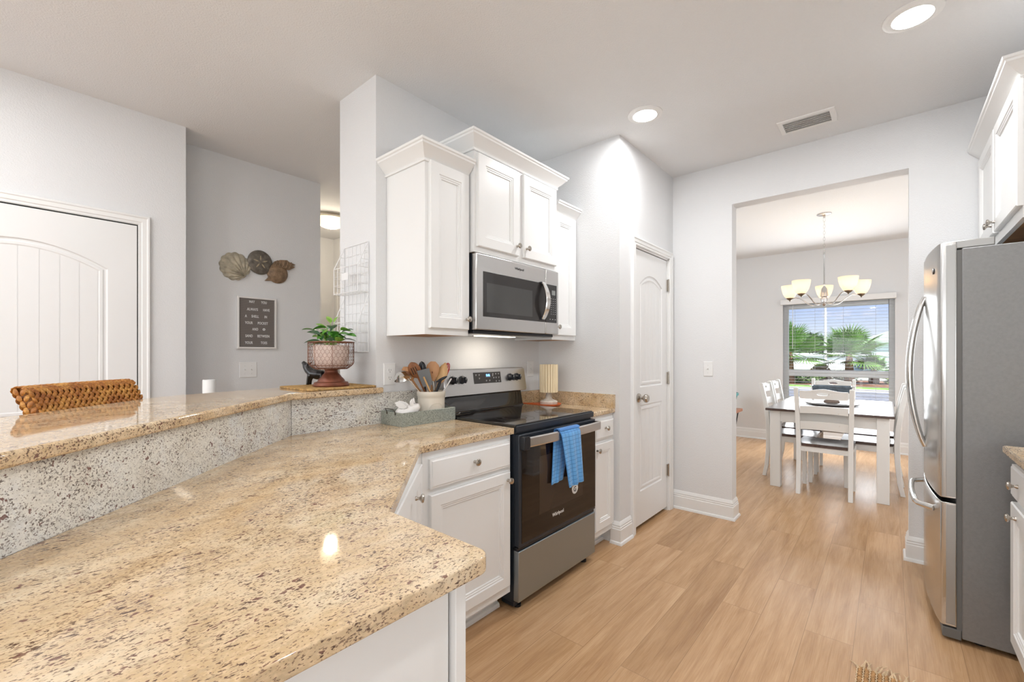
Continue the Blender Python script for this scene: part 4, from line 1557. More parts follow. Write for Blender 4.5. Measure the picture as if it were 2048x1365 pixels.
MB().lathe([(.074, .001), (.076, .004), (.0, .0045)], (PX, PY, bz), 40).build('basket_floor', pmat('copper_floor', (.30, .12, .05), .5, var=.3, vscale=40), r)

# pot and plant inside
r = root('potted_plant', (PX, PY, bz + .005), 'small leafy green plant in a pinkish pot inside the wire planter', 'plant')
MB().lathe([(.066, .001), (.070, .004), (.084, .055), (.088, .110), (.086, .116), (.080, .114), (.078, .095), (0, .094)], (PX, PY, bz + .005), 36).build('pot', pmat('blush_pot', (.66, .53, .47), .5, var=.12, vscale=30), r)
MB().lathe([(.078, .0945), (.05, .100), (0, .102)], (PX, PY, bz + .005), 20).build('soil', pmat('soil', (.06, .04, .03), .95), r)
random.seed(11)


def leafm(name, a_, bc, ed):
    m_, n_, b = new_mat(name)
    u = n_.nodes.new('ShaderNodeTexCoord')
    f = noise(n_, u.outputs['Object'], 60, 3)
    n_.links.new(ramp(n_, f, [(.35, a_), (.65, bc)]), b.inputs['Base Color'])
    b.inputs['Roughness'].default_value = .35
    b.inputs['Subsurface Weight'].default_value = 0
    return m_


LG = [leafm('leaf_green', (.06, .22, .03), (.14, .40, .06), 0), leafm('leaf_bright', (.18, .42, .05), (.34, .56, .10), 0), leafm('leaf_silver', (.10, .22, .14), (.30, .42, .33), 0), leafm('leaf_deep', (.015, .06, .02), (.04, .13, .04), 0)]


def leaf(mb, base, dirv, L, Wd, droop=.25, roll=0.0):
    d_ = Vector(dirv).normalized()
    up = Vector((0, 0, 1))
    sd = d_.cross(up)
    if sd.length < .1: sd = Vector((1, 0, 0))
    sd.normalize()
    nn = sd.cross(d_).normalized()
    sd = sd * math.cos(roll) + nn * math.sin(roll)
    nn = sd.cross(d_).normalized()
    n_ = 7
    rows = []
    for k in range(n_ + 1):
        t = k / n_
        c = Vector(base) + d_ * L * t + Vector((0, 0, -1)) * droop * L * t * t
        wv = Wd * math.sin(PI * t ** .85) ** .75 * .5 + .0004
        rows.append([c - sd * wv + nn * wv * .25, c, c + sd * wv + nn * wv * .25])
    ids = [[mb.V(p) for p in rw] for rw in rows]
    for a_, b in zip(ids, ids[1:]):
        for q in (0, 1): mb.F([a_[q], a_[q + 1], b[q + 1], b[q]])


zt = bz + .10
right = Vector((math.sin(YAW), -math.cos(YAW), 0))
fwd = Vector((math.cos(YAW), math.sin(YAW), 0))
stems = []
LV = [MB() for _ in LG]
# sprays: (lateral, height, depth, leaf length, material)
SPR = [(-.075, .105, .00, .060, 0), (-.045, .085, -.03, .050, 2), (-.035, .118, .01, .045, 1), (-.02, .125, -.01, .05, 0), (-.005, .150, .0, .040, 1), (.012, .155, .01, .040, 1),
       (.02, .115, -.03, .058, 2), (.045, .112, .01, .055, 1), (.06, .100, -.005, .05, 3), (.078, .085, .0, .045, 0), (-.05, .050, -.02, .055, 3), (-.03, .035, -.03, .055, 0), (.045, .045, -.03, .055, 1),
       (.055, .060, .01, .05, 3), (.01, .075, .0, .055, 3), (-.01, .085, .02, .06, 3), (.02, .070, -.02, .05, 0), (.03, .090, .02, .055, 0), (-.055, .065, .02, .05, 1), (.0, .055, .03, .05, 3), (.015, .05, -.035, .04, 2), (-.04, .095, .03, .05, 0)]
sm_ = MB()
for la, hz, de, L, mi in SPR:
    L *= 1.38
    top = Vector((PX, PY, zt - .004 + hz * .92)) + right * la * .95 + fwd * de
    base = Vector((PX, PY, zt)) + right * la * .15 + fwd * de * .3
    mid = (top + base) / 2 + Vector((0, 0, .01)) - right * la * .12
    sm_.tube([base, mid, top], .0014, 5)
    d_ = right * (la * 12 + random.uniform(-.15, .15)) + fwd * (de * 10 + random.uniform(-.3, .1)) + Vector((0, 0, random.uniform(.0, .35)))
    leaf(LV[mi], top, d_, L, L * .60, .25, random.uniform(-.5, .5))
    if hz > .07:
        leaf(LV[(mi + 1) % 4], top - (top - mid) * .25, d_ * -.4 + fwd * random.uniform(-1, .3), L * .7, L * .36, .3, random.uniform(-.5, .5))
        leaf(LV[0], top - (top - mid) * .4, d_ * .3 - fwd * .8, L * .65, L * .36, .4, random.uniform(-.5, .5))
sm_.build('stems', LG[1], r)
for mb, mt in zip(LV, LG): mb.build('leaves', mt, r, smooth=60)


# ------------------------------------------------------------------ pig figurines
def remeshed(mb, name, mat, parent, vox, smooth_it=6):
    o = mb.build(name, mat, parent, smooth=0)
    rm_ = o.modifiers.new('remesh', 'REMESH')
    rm_.mode = 'VOXEL'
    rm_.voxel_size = vox
    rm_.use_smooth_shade = True
    s_ = o.modifiers.new('smooth', 'SMOOTH')
    s_.factor = .5
    s_.iterations = smooth_it
    return o


r = root('black_pig_figurine', (1.13, 2.27, ZM), 'glossy black pig figurine with raised snout behind the planter pedestal', 'figurine')
L2 = -right
mb = MB()
o0 = Vector((1.064, 2.322, ZM)) + fwd * .006


def pp(a_, u, d_=0.0): return o0 + L2 * a_ + Vector((0, 0, u)) + fwd * d_


mb.tube([pp(-.085, .052), pp(-.07, .054), pp(-.04, .056), pp(-.012, .062), pp(.008, .080), pp(.020, .100), pp(.030, .114), pp(.037, .121)], [.010, .024, .029, .026, .021, .0185, .011, .009], 14)
for d_ in (-.012, .014):
    mb.tube([pp(-.005, .050, d_), pp(.003, .025, d_), pp(.006, .0015, d_)], [.014, .009, .0085], 10)
    mb.tube([pp(-.070, .045, d_), pp(-.074, .022, d_), pp(-.072, .0015, d_)], [.014, .009, .0085], 10)
    mb.tube([pp(.008, .108, d_ * .9), pp(-.004, .122, d_ * 1.3)], [.007, .002], 8)
mb.tube([pp(-.092, .055), pp(-.10, .062), pp(-.104, .055)], .002, 6)
remeshed(mb, 'pig_body', pmat('gloss_black', (.01, .01, .011), .15, coat=.6), r, .0022, 3)

ZT = ZC + .003
r = root('white_pig_figurine', (1.37, 1.90, ZT), 'white ceramic flying pig figurine with wings sitting in the metal tray', 'figurine')
mb = MB()
o0 = Vector((1.375, 1.895, ZT))


def pq(x, z_, d_=0.0): return o0 + right * x + Vector((0, 0, z_)) + fwd * d_


mb.tube([pq(-.060, .050), pq(-.045, .050), pq(-.015, .048), (pq(.015, .055)), pq(.030, .076), pq(.045, .085), pq(.060, .092), pq(.064, .0935)], [.018, .036, .043, .040, .031, .026, .0145, .013], 18)
for d_ in (-.020, .020):
    mb.tube([pq(.02, .035, d_), pq(.038, .014, d_ * 1.2)], [.016, .012], 10)
    mb.tube([pq(-.035, .030, d_), pq(-.028, .012, d_ * 1.2)], [.016, .012], 10)
    mb.tube([pq(.028, .098, d_ * .8), pq(.026, .116, d_ * 1.0), pq(.030, .132, d_ * 1.1)], [.012, .010, .003], 8)
remeshed(mb, 'pig_body', M['white'], r, .0028, 4)
for s_ in (-1, 1):
    mb = MB()
    base = [(.010, .088), (-.012, .108), (-.048, .116), (-.058, .110), (-.050, .102), (-.052, .096), (-.040, .090), (-.038, .084), (-.010, .078)]
    mb.loft([[pq(x, z_, s_ * (.026 + h - (.0 if x > -.02 else 0))) for x, z_ in base] for h in (0, .006)], True, True)
    mb.build('wing', M['white'], r, bevel=.002)

# ------------------------------------------------------------------ galvanized tray
r = root('galvanized_tray', (1.475, 1.92, ZC), 'rectangular galvanized metal tray with wire handles on the counter left of the range', 'tray')
m, n, b_ = new_mat('galvanized_metal')
v = mapping(n)
vo = n.nodes.new('ShaderNodeTexVoronoi')
vo.inputs['Scale'].default_value = 260
n.links.new(v, vo.inputs['Vector'])
n.links.new(ramp(n, vo.outputs['Color'], [(.1, (.24, .27, .24)), (.9, (.50, .54, .49))]), b_.inputs['Base Color'])
b_.inputs['Metallic'].default_value = .45
b_.inputs['Roughness'].default_value = .42
M['galv'] = m
tx0, tx1, ty0, ty1, tz1 = 1.297, 1.650, 1.832, 2.012, ZC + .068
mb = MB()
lp = lambda i, z_: [(tx0 + i, ty0 + i, z_), (tx1 - i, ty0 + i, z_), (tx1 - i, ty1 - i, z_), (tx0 + i, ty1 - i, z_)]
mb.loft([lp(0, ZC + .0005), lp(0, tz1), lp(.002, tz1 + .0015), lp(.004, tz1), lp(.004, ZC + .0025)], True, True)
mb.build('tray_body', M['galv'], r, smooth=20)
M['ironwire'] = pmat('dark_wire', (.10, .085, .07), .45, .7)
yc = (ty0 + ty1) / 2
for xe, s_ in ((tx0, -1), (tx1, 1)):
    hm = MB()
    bow = -.030 * s_ if s_ > 0 else .012
    hm.tube([(xe + .002 * s_, yc - .036, tz1 - .012), (xe + .003 * s_, yc - .036, tz1 + .004), (xe - .012, yc - .030, tz1 + .018), (xe - .016, yc + .030, tz1 + .018), (xe + .003 * s_, yc + .036, tz1 + .004), (xe + .002 * s_, yc + .036, tz1 - .012)], .0022, 8)
    hm.build('wire_handle', M['ironwire'], r, smooth=60)

# ------------------------------------------------------------------ crock and utensils
KX, KY = 1.548, 1.915
r = root('utensil_crock', (KX, KY, ZT), 'cream ceramic crock with an embossed oval, holding cooking utensils', 'crock')
M['cream'] = pmat('cream_ceramic', (.76, .70, .60), .3, coat=.2)
CHt = .158
MB().lathe([(.068, 0), (.072, .004), (.073, .010), (.074, .118), (.074, .128), (.077, .132), (.079, .150), (.078, CHt), (.073, CHt), (.071, .150), (.069, .01), (0, .008)], (KX, KY, ZT), 48).build('crock_body', M['cream'], r, smooth=50)
mb = MB()
ang0 = math.atan2(-KY - .25, -KX + .35)


def oncrock(u, v_, h): a_ = ang0 + .25 + u / .074; return (KX + (.0737 + h) * math.cos(a_), KY + (.0737 + h) * math.sin(a_), ZT + .062 + v_)


for a0, b0, w0 in ((.040, .036, .0016), (.034, .030, .001)):
    pts = [oncrock(a0 * math.cos(2 * PI * k / 40), b0 * math.sin(2 * PI * k / 40), .0005) for k in range(40)]
    mb.tube(pts, w0, 6, closed=True)
for row, (wd_, vv) in enumerate(((.030, .016), (.044, .004), (.044, -.008), (.028, -.019))):
    u = -wd_ / 2
    while u < wd_ / 2:
        mb.tube([oncrock(u, vv - .003, .0004), oncrock(u + .001, vv + .003, .0004)], .0008, 4)
        u += .0045
mb.build('embossed_oval', M['cream'], r, smooth=60)

WD = woodm('utensil_wood_dark', (.20, .07, .025), (.34, .14, .05), (20, 20, 4), .45)
WM = woodm('utensil_wood_mid', (.42, .20, .08), (.58, .30, .13), (20, 20, 4), .45)
WL = woodm('utensil_wood_light', (.58, .34, .14), (.72, .46, .22), (20, 20, 4), .45)
GS = pmat('grey_silicone', (.18, .19, .20), .45)
RD = pmat('red_silicone', (.62, .03, .025), .35)
bottom = Vector((KX, KY, ZT + .015))


def utensil(name, label, tipx, tipz, tipd, foot, cat='utensil'):
    """returns root, handle start, head centre and local frame."""
    r_ = root(name, (KX, KY, ZT + .012), label, cat, 'utensils in the crock')
    h_ = Vector((tipx, KY + tipd, tipz))
    f_ = Vector((KX + foot[0], KY + foot[1], ZT + .016))
    ax = (h_ - f_).normalized()
    sd = ax.cross(fwd).normalized()
    nr = sd.cross(ax).normalized()
    return r_, f_, h_, ax, sd, nr


def head(mb, c, ax, sd, nr, L, Wd, T, prof=None, cup=0.0):
    """flattened paddle or bowl centred on c along ax."""
    n_ = 12
    L *= 1.12
    Wd *= 1.18
    loops = []
    for k in range(n_ + 1):
        t = k / n_
        s_ = t - .5
        wv = Wd / 2 * (prof(t) if prof else max(.12, math.sqrt(max(0, 1 - (2 * t - 1) ** 2))))
        lp = []
        for q in range(12):
            a_ = 2 * PI * q / 12
            lp.append(c + ax * L * s_ + sd * wv * math.cos(a_) + nr * (T / 2 * math.sin(a_) - cup * (1 - (math.cos(a_)) ** 2) * (1 - (2 * t - 1) ** 2)))
        loops.append(lp)
    mb.loft(loops, True, True)


# slotted dark wooden spoon
r, f_, h_, ax, sd, nr = utensil('wooden_spoon', 'dark brown slotted wooden spoon at the left of the crock', 1.452, 1.185, .02, (.035, 0))
MB().tube([f_, h_ - ax * .03], [.005, .006], 8).build('handle', WD, r)
mb = MB(); head(mb, h_, ax, sd, nr, .085, .056, .009, cup=.006)
hd = mb.build('spoon_head', WD, r)
mb = MB()
for q in (-.012, 0, .012): mb.tube([h_ + sd * q - ax * .02 - nr * .0095, h_ + sd * q + ax * .02 - nr * .0095], .0022, 6)
mb.build('slots', M['gap'], hd)
# second brown spoon behind
r, f_, h_, ax, sd, nr = utensil('wooden_spoon', 'tan wooden spoon leaning left behind the slotted spoon', 1.435, 1.165, .055, (.045, .01))
MB().tube([f_, h_ - ax * .03], [.005, .006], 8).build('handle', WM, r)
mb = MB(); head(mb, h_, ax, sd, nr, .080, .050, .009, cup=.006); mb.build('spoon_head', WM, r)
# grey spatula with wood handle
r, f_, h_, ax, sd, nr = utensil('silicone_spatula', 'square grey silicone spatula with a light wood edge', 1.485, 1.145, -.03, (.03, -.02))
MB().tube([f_, h_ - ax * .03], [.005, .006], 8).build('handle', GS, r)
mb = MB(); head(mb, h_, ax, sd, nr, .085, .058, .007, prof=lambda t: .8 + .2 * t); mb.build('spatula_head', GS, r)
r, f_, h_, ax, sd, nr = utensil('wooden_skewer', 'thin light wooden stick in front of the grey spatula', 1.462, 1.150, -.045, (.045, -.03))
MB().tube([f_, h_], [.005, .0045], 8).build('wooden_stick', WL, r)
# black oval ladle
r, f_, h_, ax, sd, nr = utensil('black_spoon', 'black oval nylon spoon standing at the back of the crock', 1.512, 1.190, .03, (.0, .02))
MB().tube([f_, h_ - ax * .03], [.005, .005], 8).build('handle', M['black'], r)
mb = MB(); head(mb, h_, ax, sd, nr, .075, .036, .008, cup=.006); mb.build('spoon_head', M['black'], r)
# wide wooden turner with hole
r, f_, h_, ax, sd, nr = utensil('wooden_turner', 'wide orange-brown wooden turner with a small hole', 1.558, 1.175, .0, (-.005, 0))
MB().tube([f_, h_ - ax * .03], [.006, .007], 8).build('handle', WM, r)
mb = MB(); head(mb, h_, ax, sd, nr, .100, .060, .007, prof=lambda t: (.35 + .65 * min(1, t * 2.2)) * (1 if t < .8 else 1 - (t - .8) * 3.2))
hd = mb.build('turner_head', WM, r)
mb = MB(); mb.blob(h_ - nr * .004 - ax * .005, (.006, .002, .006)); mb.build('hole', WD, hd)
# black serving spoon crossing in front
r, f_, h_, ax, sd, nr = utensil('black_ladle', 'black nylon ladle leaning right across the front of the crock', 1.575, 1.135, -.05, (-.035, -.02))
MB().tube([f_, (f_ + h_) / 2 + sd * .004, h_], [.007, .007, .008], 8).build('handle', M['black'], r)
mb = MB(); head(mb, h_ + sd * -.004, (ax + sd * -.9).normalized(), sd, nr, .060, .018, .012); mb.build('ladle_lip', M['black'], r)
# light wooden spoon
r, f_, h_, ax, sd, nr = utensil('wooden_spoon', 'large light wooden spoon leaning right, in front of the red whisk', 1.610, 1.168, -.02, (-.045, -.02))
MB().tube([f_, h_ - ax * .04], [.006, .008], 8).build('handle', WL, r)
mb = MB(); head(mb, h_, ax, sd, nr, .105, .052, .010, prof=lambda t: max(.16, math.sin(PI * min(1, .12 + t * .88)) ** .7), cup=.005); mb.build('spoon_head', WL, r)
# red whisk
r, f_, h_, ax, sd, nr = utensil('red_whisk', 'red silicone whisk at the right of the crock', 1.672, 1.184, .02, (-.02, .02), 'whisk')
MB().tube([f_, h_ - ax * .085], [.006, .007], 8).build('handle', M['chrome'], r)
mb = MB()
for q in range(5):
    a_ = PI * q / 5
    s2 = sd * math.cos(a_) + nr * math.sin(a_)
    pts = []
    for k in range(19):
        t = k / 18
        w_ = .030 * math.sin(PI * t) if True else 0
        hh_ = -.085 + .125 * math.sin(PI * t) ** .9
        pts.append(h_ + ax * hh_ + s2 * .028 * math.cos(PI * t) * math.sin(PI * t) ** .35)
    mb.tube(pts, .0016, 6)
mb.build('whisk_wires', RD, r)
r, f_, h_, ax, sd, nr = utensil('white_spatula', 'thin white handled spatula leaning right over the range', 1.668, 1.132, -.03, (-.05, -.02))
MB().tube([f_, h_], [.004, .004], 8).build('handle', M['white'], r)
r, f_, h_, ax, sd, nr = utensil('whisk', 'small wire whisk with a steel handle in the middle of the crock', 1.535, 1.125, -.03, (.02, -.03), 'whisk')
MB().tube([f_, h_], [.004, .0055], 8).build('handle', M['chrome'], r)
# stainless ladle
r, f_, h_, ax, sd, nr = utensil('steel_ladle', 'stainless steel ladle with its bowl hanging out to the left', 1.402, 1.146, .050, (.04, -.01))
MB().tube([f_, Vector((KX - .075, KY + .02, ZT + .165)), h_ + Vector((.02, -.01, -.005))], [.003, .003, .003], 8).build('handle', M['chrome'], r)
mb = MB()
mb.T = Matrix.Translation(h_ + Vector((-.005, 0, .005))) @ Matrix.Rotation(math.radians(155), 4, 'X')
mb.lathe([(q * 1.2, h_2 * 1.2) for q, h_2 in [(.001, -.026), (.018, -.023), (.032, -.012), (.038, .006), (.040, .012), (.038, .012), (.036, .006), (.030, -.010), (.017, -.020), (.001, -.023)]], (0, 0, 0), 28, cap=False)
mb.build('ladle_bowl', M['chrome'], r, smooth=60)

# ------------------------------------------------------------------ spoon rest and small lamp
sx0, sy0 = 2.520, 1.822
r = root('spoon_rest', (sx0, sy0, ZC), 'orange wooden spoon rest with a tapered handle under the ribbed lamp', 'spoon rest')
mb = MB()
dv = Vector((-.50, .86)).normalized()
out = []
for k in range(40):
    a_ = 2 * PI * k / 40
    out.append(Vector((sx0 + .080 * math.cos(a_), sy0 + .080 * math.sin(a_))))
hd_ = [p for p in out]
ang = math.atan2(dv.y, dv.x)
pts = []
for k in range(33):
    a_ = ang + math.radians(28) + (2 * PI - math.radians(56)) * k / 32
    pts.append((sx0 + .080 * math.cos(a_), sy0 + .080 * math.sin(a_)))
pv = Vector((-dv.y, dv.x))
for d_, w_ in ((.10, -.022), (.15, -.011), (.178, -.008), (.182, 0), (.178, .008), (.15, .011), (.10, .022)):
    q = Vector((sx0, sy0)) + dv * d_ + pv * w_
    pts.append((q.x, q.y))
cxx = Vector((sx0, sy0))
shr = lambda f: [((p[0] - sx0) * f + sx0, (p[1] - sy0) * f + sy0) for p in pts]
mb.loft([[(x, y, ZC + .0005) for x, y in shr(.88)], [(x, y, ZC + .008) for x, y in shr(1.05)], [(x, y, ZC + .017) for x, y in shr(1.12)], [(x, y, ZC + .017) for x, y in shr(1.05)], [(x, y, ZC + .006) for x, y in shr(.84)]], True, True)
mb.build('rest_body', pmat('orange_wood', (.62, .14, .04), .35, var=.2, vscale=20), r, smooth=50)
r = root('table_lamp', (sx0, sy0, ZC + .006), 'small lamp with a ribbed cream shade on a round grey base, right of the range', 'lamp')
zl = ZC + .0065
MB().lathe([(.058, 0), (.061, .003), (.061, .026), (.056, .030), (.040, .036), (.026, .044), (.020, .052), (.024, .062), (.020, .072), (.016, .095), (0, .095)], (sx0, sy0, zl), 40).build('lamp_base', pmat('washed_wood', (.60, .54, .47), .55, var=.15, vscale=30), r, smooth=50)
mb = MB()
NS = 20
for k in range(NS):
    a_ = 2 * PI * k / NS
    mb.lathe([(.0086, .090), (.0086, .284)], (sx0 + .056 * math.cos(a_), sy0 + .056 * math.sin(a_), zl), 10)
mb.build('ribbed_shade', pmat('cream_ribs', (.84, .70, .47), .5), r, smooth=50)
MB().lathe([(0, .0915), (.053, .0915), (.053, .282), (0, .282)], (sx0, sy0, zl), 30).build('shade_disc', pmat('dark_liner', (.30, .17, .08), .7), r)

# ------------------------------------------------------------------ woven bar stool
r = root('bar_stool', (.1, 2.25, 0), 'woven seagrass bar stool standing behind the diagonal bar', 'stool')
tdir = Vector((.7071, .7071, 0))
ndir = Vector((-.7071, .7071, 0))
SW = .41
sc0 = Vector((.258, 2.033, 0))          # centre of the back, plan
m = bpy.data.materials.new('braided_hyacinth')
m.use_nodes = True
n = m.node_tree
b_ = n.nodes['Principled BSDF']
v = mapping(n)
f1 = noise(n, v, 26, 3)
f2 = noise(n, v, 150, 3, .7)
c1 = ramp(n, f1, [(.3, (.30, .09, .012)), (.48, (.50, .20, .035)), (.62, (.66, .33, .07)), (.8, (.45, .16, .025))])
c1 = mixc(n, ramp(n, f2, [(.42, (.45, .45, .45)), (.6, (0, 0, 0))]), c1, (.16, .05, .01))
n.links.new(c1, b_.inputs['Base Color'])
b_.inputs['Roughness'].default_value = .5
M['braid'] = m


def bp(u, z_, h=0.0):
    """u across, z up, h outward to the bar side; back leans away with height and bows."""
    lean = .120 * (z_ - .95) / .24
    bow = .018 * (1 - (2 * u / SW) ** 2)
    return sc0 + tdir * u + ndir * (lean + bow - h) + Vector((0, 0, z_))


random.seed(3)
mb = MB()
loops = []
zlo, zhi = .80, 1.172
for k in range(13):
    u = -SW / 2 + .012 + (SW - .024) * k / 12
    ring = []
    for q in range(12):
        a_ = PI * q / 11
        ring.append(bp(u, zhi - .020 + .012 * math.sin(a_), .018 * math.cos(a_)))
    loops.append([bp(u, zlo, .018)] + ring + [bp(u, zlo, -.018)])
mb.loft(loops, True, True)
core = mb.build('back_core', M['braid'], r, smooth=60)
mb = MB()


def tuft(c, dv, L, w_, nrm):
    dv = dv.normalized()
    s_ = dv.cross(nrm).normalized()
    n_ = 5
    loops = []
    for k in range(n_ + 1):
        t = k / n_
        w2 = w_ * max(.15, math.sin(PI * min(.97, max(.05, t))) ** .7)
        cc = c + dv * L * (t - .5) + nrm * .003 * math.sin(PI * t)
        loops.append([cc + s_ * w2 * math.cos(2 * PI * q / 6) + nrm * w2 * .62 * math.sin(2 * PI * q / 6) for q in range(6)])
    mb.loft(loops, True, True)


cols = 19
cw = (SW) / cols
rows = 20
rh = .0185
for sgn in (1, -1):
    nv = -ndir * sgn
    for i in range(cols):
        for j in range(rows):
            for s_ in (-1, 1):
                u = -SW / 2 + cw * (i + .5) + s_ * cw * .25
                z_ = zhi - .020 - rh * (j + .5 * (s_ > 0)) - .004
                if z_ < zlo: continue
                u *= 1 - .05 * (1.17 - z_) / .3
                c = bp(u, z_, .021 * sgn)
                tuft(c, tdir * (-s_) * .55 + Vector((0, 0, -1)) + tdir * random.uniform(-.1, .1), .027, .0072 * random.uniform(.85, 1.15), nv)
for j in range(12):     # roll over the top edge
    for i in range(cols * 2):
        if j > 5: break
        u = -SW / 2 + SW * (i + .5) / (cols * 2)
        a_ = PI * (j + .5) / 6
        c = bp(u, zhi - .018 + .014 * math.sin(a_), .020 * math.cos(a_))
        tuft(c, tdir * 1.0 + Vector((0, 0, .4 * (1 if i % 2 else -1))), .024, .0068, (Vector((0, 0, 1)) * math.sin(a_) - ndir * math.cos(a_)).normalized())
for e_ in (-1, 1):      # sides
    for j in range(20):
        z_ = zhi - .015 - j * .0185
        if z_ < zlo: break
        for q in (-.010, .010):
            c = bp(e_ * SW / 2 * (1 - .05 * (1.17 - z_) / .3), z_, q)
            tuft(c, Vector((0, 0, -1)) + ndir * (.5 if q > 0 else -.5), .026, .0075, tdir * e_)
mb.build('woven_back', M['braid'], r, smooth=60)
SL = woodm('stool_leg_wood', (.12, .06, .03), (.22, .12, .06), (30, 30, 4), .45)
st = sc0 - ndir * .0
mb = MB()
sp = lambda u, w_, z_: sc0 + tdir * u - ndir * w_ + Vector((0, 0, z_))
sc_ = [(-.20, .0), (.20, .0), (.20, -.40), (-.20, -.40)]
ndx = ndir
seatpts = lambda i, z_: [sc0 + tdir * a_ * (1 - i) + ndir * (.07 + b_2 * (1 - i) + .02 * i) + Vector((0, 0, z_)) for a_, b_2 in ((-.21, .0), (.21, .0), (.21, .40), (-.21, .40))]
mb.loft([seatpts(.04, .68), seatpts(0, .70), seatpts(0, .745), seatpts(.06, .765)], True, True)
mb.build('woven_seat', M['braid'], r, bevel=.01)
for a_ in (-.18, .18):
    for b_2 in (.09, .44):
        p0 = sc0 + tdir * a_ + ndir * b_2
        MB().tube([p0 + Vector((0, 0, .69)), p0 + tdir * (.02 if a_ > 0 else -.02) + Vector((0, 0, 0))], [.020, .016], 10).build('leg', SL, r)
for a_ in (-.18, .18):
    p0 = sc0 + tdir * a_
    MB().tube([p0 + ndir * .09 + Vector((0, 0, .25)), p0 + ndir * .44 + Vector((0, 0, .25))], .011, 8).build('stretcher', SL, r)
for a_ in (-.17, .17):
    MB().tube([bp(a_, .81), sc0 + tdir * a_ + ndir * .09 + Vector((0, 0, .70))], .016, 8).build('back_post', SL, r)

# slim white cylinder behind the bar
r = root('white_floor_vase', (.800, 3.02, 0), 'slim white ribbed cylinder standing behind the bar at the wall corner', 'vase')
mb = MB()
prof = [(.030, 0), (.033, .004), (.033, 1.118), (.031, 1.122), (.026, 1.122), (.025, .9), (0, .9)]
loops = []
for rr, h in prof:
    loops.append([(.800 + rr * (1 + .03 * (k % 2)) * math.cos(2 * PI * k / 36), 3.02 + rr * (1 + .03 * (k % 2)) * math.sin(2 * PI * k / 36), h) for k in range(36)])
mb.loft(loops, True, True)
mb.build('vase_body', M['plate'], r, smooth=40)

# ------------------------------------------------------------------ woven rug corner
r = root('jute_rug', (1.8, -.1, 0), 'corner of a braided jute rug with a spiky fringe at the bottom right', 'rug')
rx0, rx1, ry0, ry1 = 1.45, 2.262, -.34, .092
JU = pmat('jute', (.50, .28, .12), .85, var=.35, vscale=70, bump=.5, bscale=200)
JC = pmat('pale_jute', (.72, .54, .34), .85, var=.2, vscale=60)
mb = MB()
y = ry0
k = 0
while y < ry1:
    x = rx0
    while x < rx1 - .004:
        mb.blob((x + .006, y + .009, .0075), (.0085, .0095, .0065), 8, 5)
        x += .0125
    y += .020
    k += 1
mb.build('braids', JU, r, smooth=60)
mb = MB()
y = ry0 - .001
while y < ry1 + .02:
    pts = []
    q = 0
    x = rx0
    while x < rx1:
        pts.append((x, y + (.0015 if q % 2 else -.0015), .0115))
        x += .009
        q += 1
    mb.tube(pts, .0024, 5)
    y += .020
mb.build('stitching', JC, r, smooth=60)
mb = MB()
random.seed(5)
y = ry0
while y < ry1 + .006:
    a_ = random.uniform(-.5, .35)
    L = random.uniform(.045, .075)
    mb.tube([(rx1 - .01, y, .010), (rx1 + L * .5 * math.cos(a_), y + L * .5 * math.sin(a_), .014), (rx1 + L * math.cos(a_), y + L * math.sin(a_), .006)], [.004, .0028, .0008], 5)
    y += .011
y0_ = ry1 - .004
mb.tube([(rx1 - .02, y0_, .01), (rx1 + .012, y0_ + .022, .010), (rx1 + .030, y0_ + .038, .004)], [.004, .003, .0008], 5)
mb.build('fringe', JC, r, smooth=60)
MB().box(rx0, rx1 - .004, ry0, ry1, .0005, .005).build('backing', JU, r, smooth=0)

# ------------------------------------------------------------------ dining set
m, n, b_ = new_mat('painted_distressed_white')
v = mapping(n)
f1 = noise(n, v, 30, 4, .7)
n.links.new(ramp(n, f1, [(.68, (.82, .815, .785)), (.76, (.62, .56, .47))]), b_.inputs['Base Color'])
b_.inputs['Roughness'].default_value = .4
M['dw'] = m
M['dd'] = woodm('dark_stained_wood', (.055, .035, .030), (.11, .07, .058), (6, 30, 30), .22)
TX0, TX1, TY0, TY1, TZ = 4.83, 6.36, -.035, .915, .752
r = root('dining_table', ((TX0 + TX1) / 2, .44, 0), 'white dining table with a dark top in front of the window', 'table')
MB().box(TX0, TX1, TY0, TY1, TZ - .022, TZ).build('tabletop', M['dd'], r, bevel=.005)
mb = MB()
i = .05
mb.box(TX0 + i, TX1 - i, TY0 + i, TY0 + i + .022, TZ - .125, TZ - .022).box(TX0 + i, TX1 - i, TY1 - i - .022, TY1 - i, TZ - .125, TZ - .022)
mb.box(TX0 + i, TX0 + i + .022, TY0 + i + .022, TY1 - i - .022, TZ - .125, TZ - .022).box(TX1 - i - .022, TX1 - i, TY0 + i + .022, TY1 - i - .022, TZ - .125, TZ - .022)
mb.build('apron', M['dw'], r, smooth=0)
i = .035
for x in (TX0 + i, TX1 - i - .085):
    for y in (TY0 + i, TY1 - i - .085):
        MB().box(x, x + .085, y, y + .085, 0, TZ - .022).build('leg', M['dw'], r, bevel=.003)


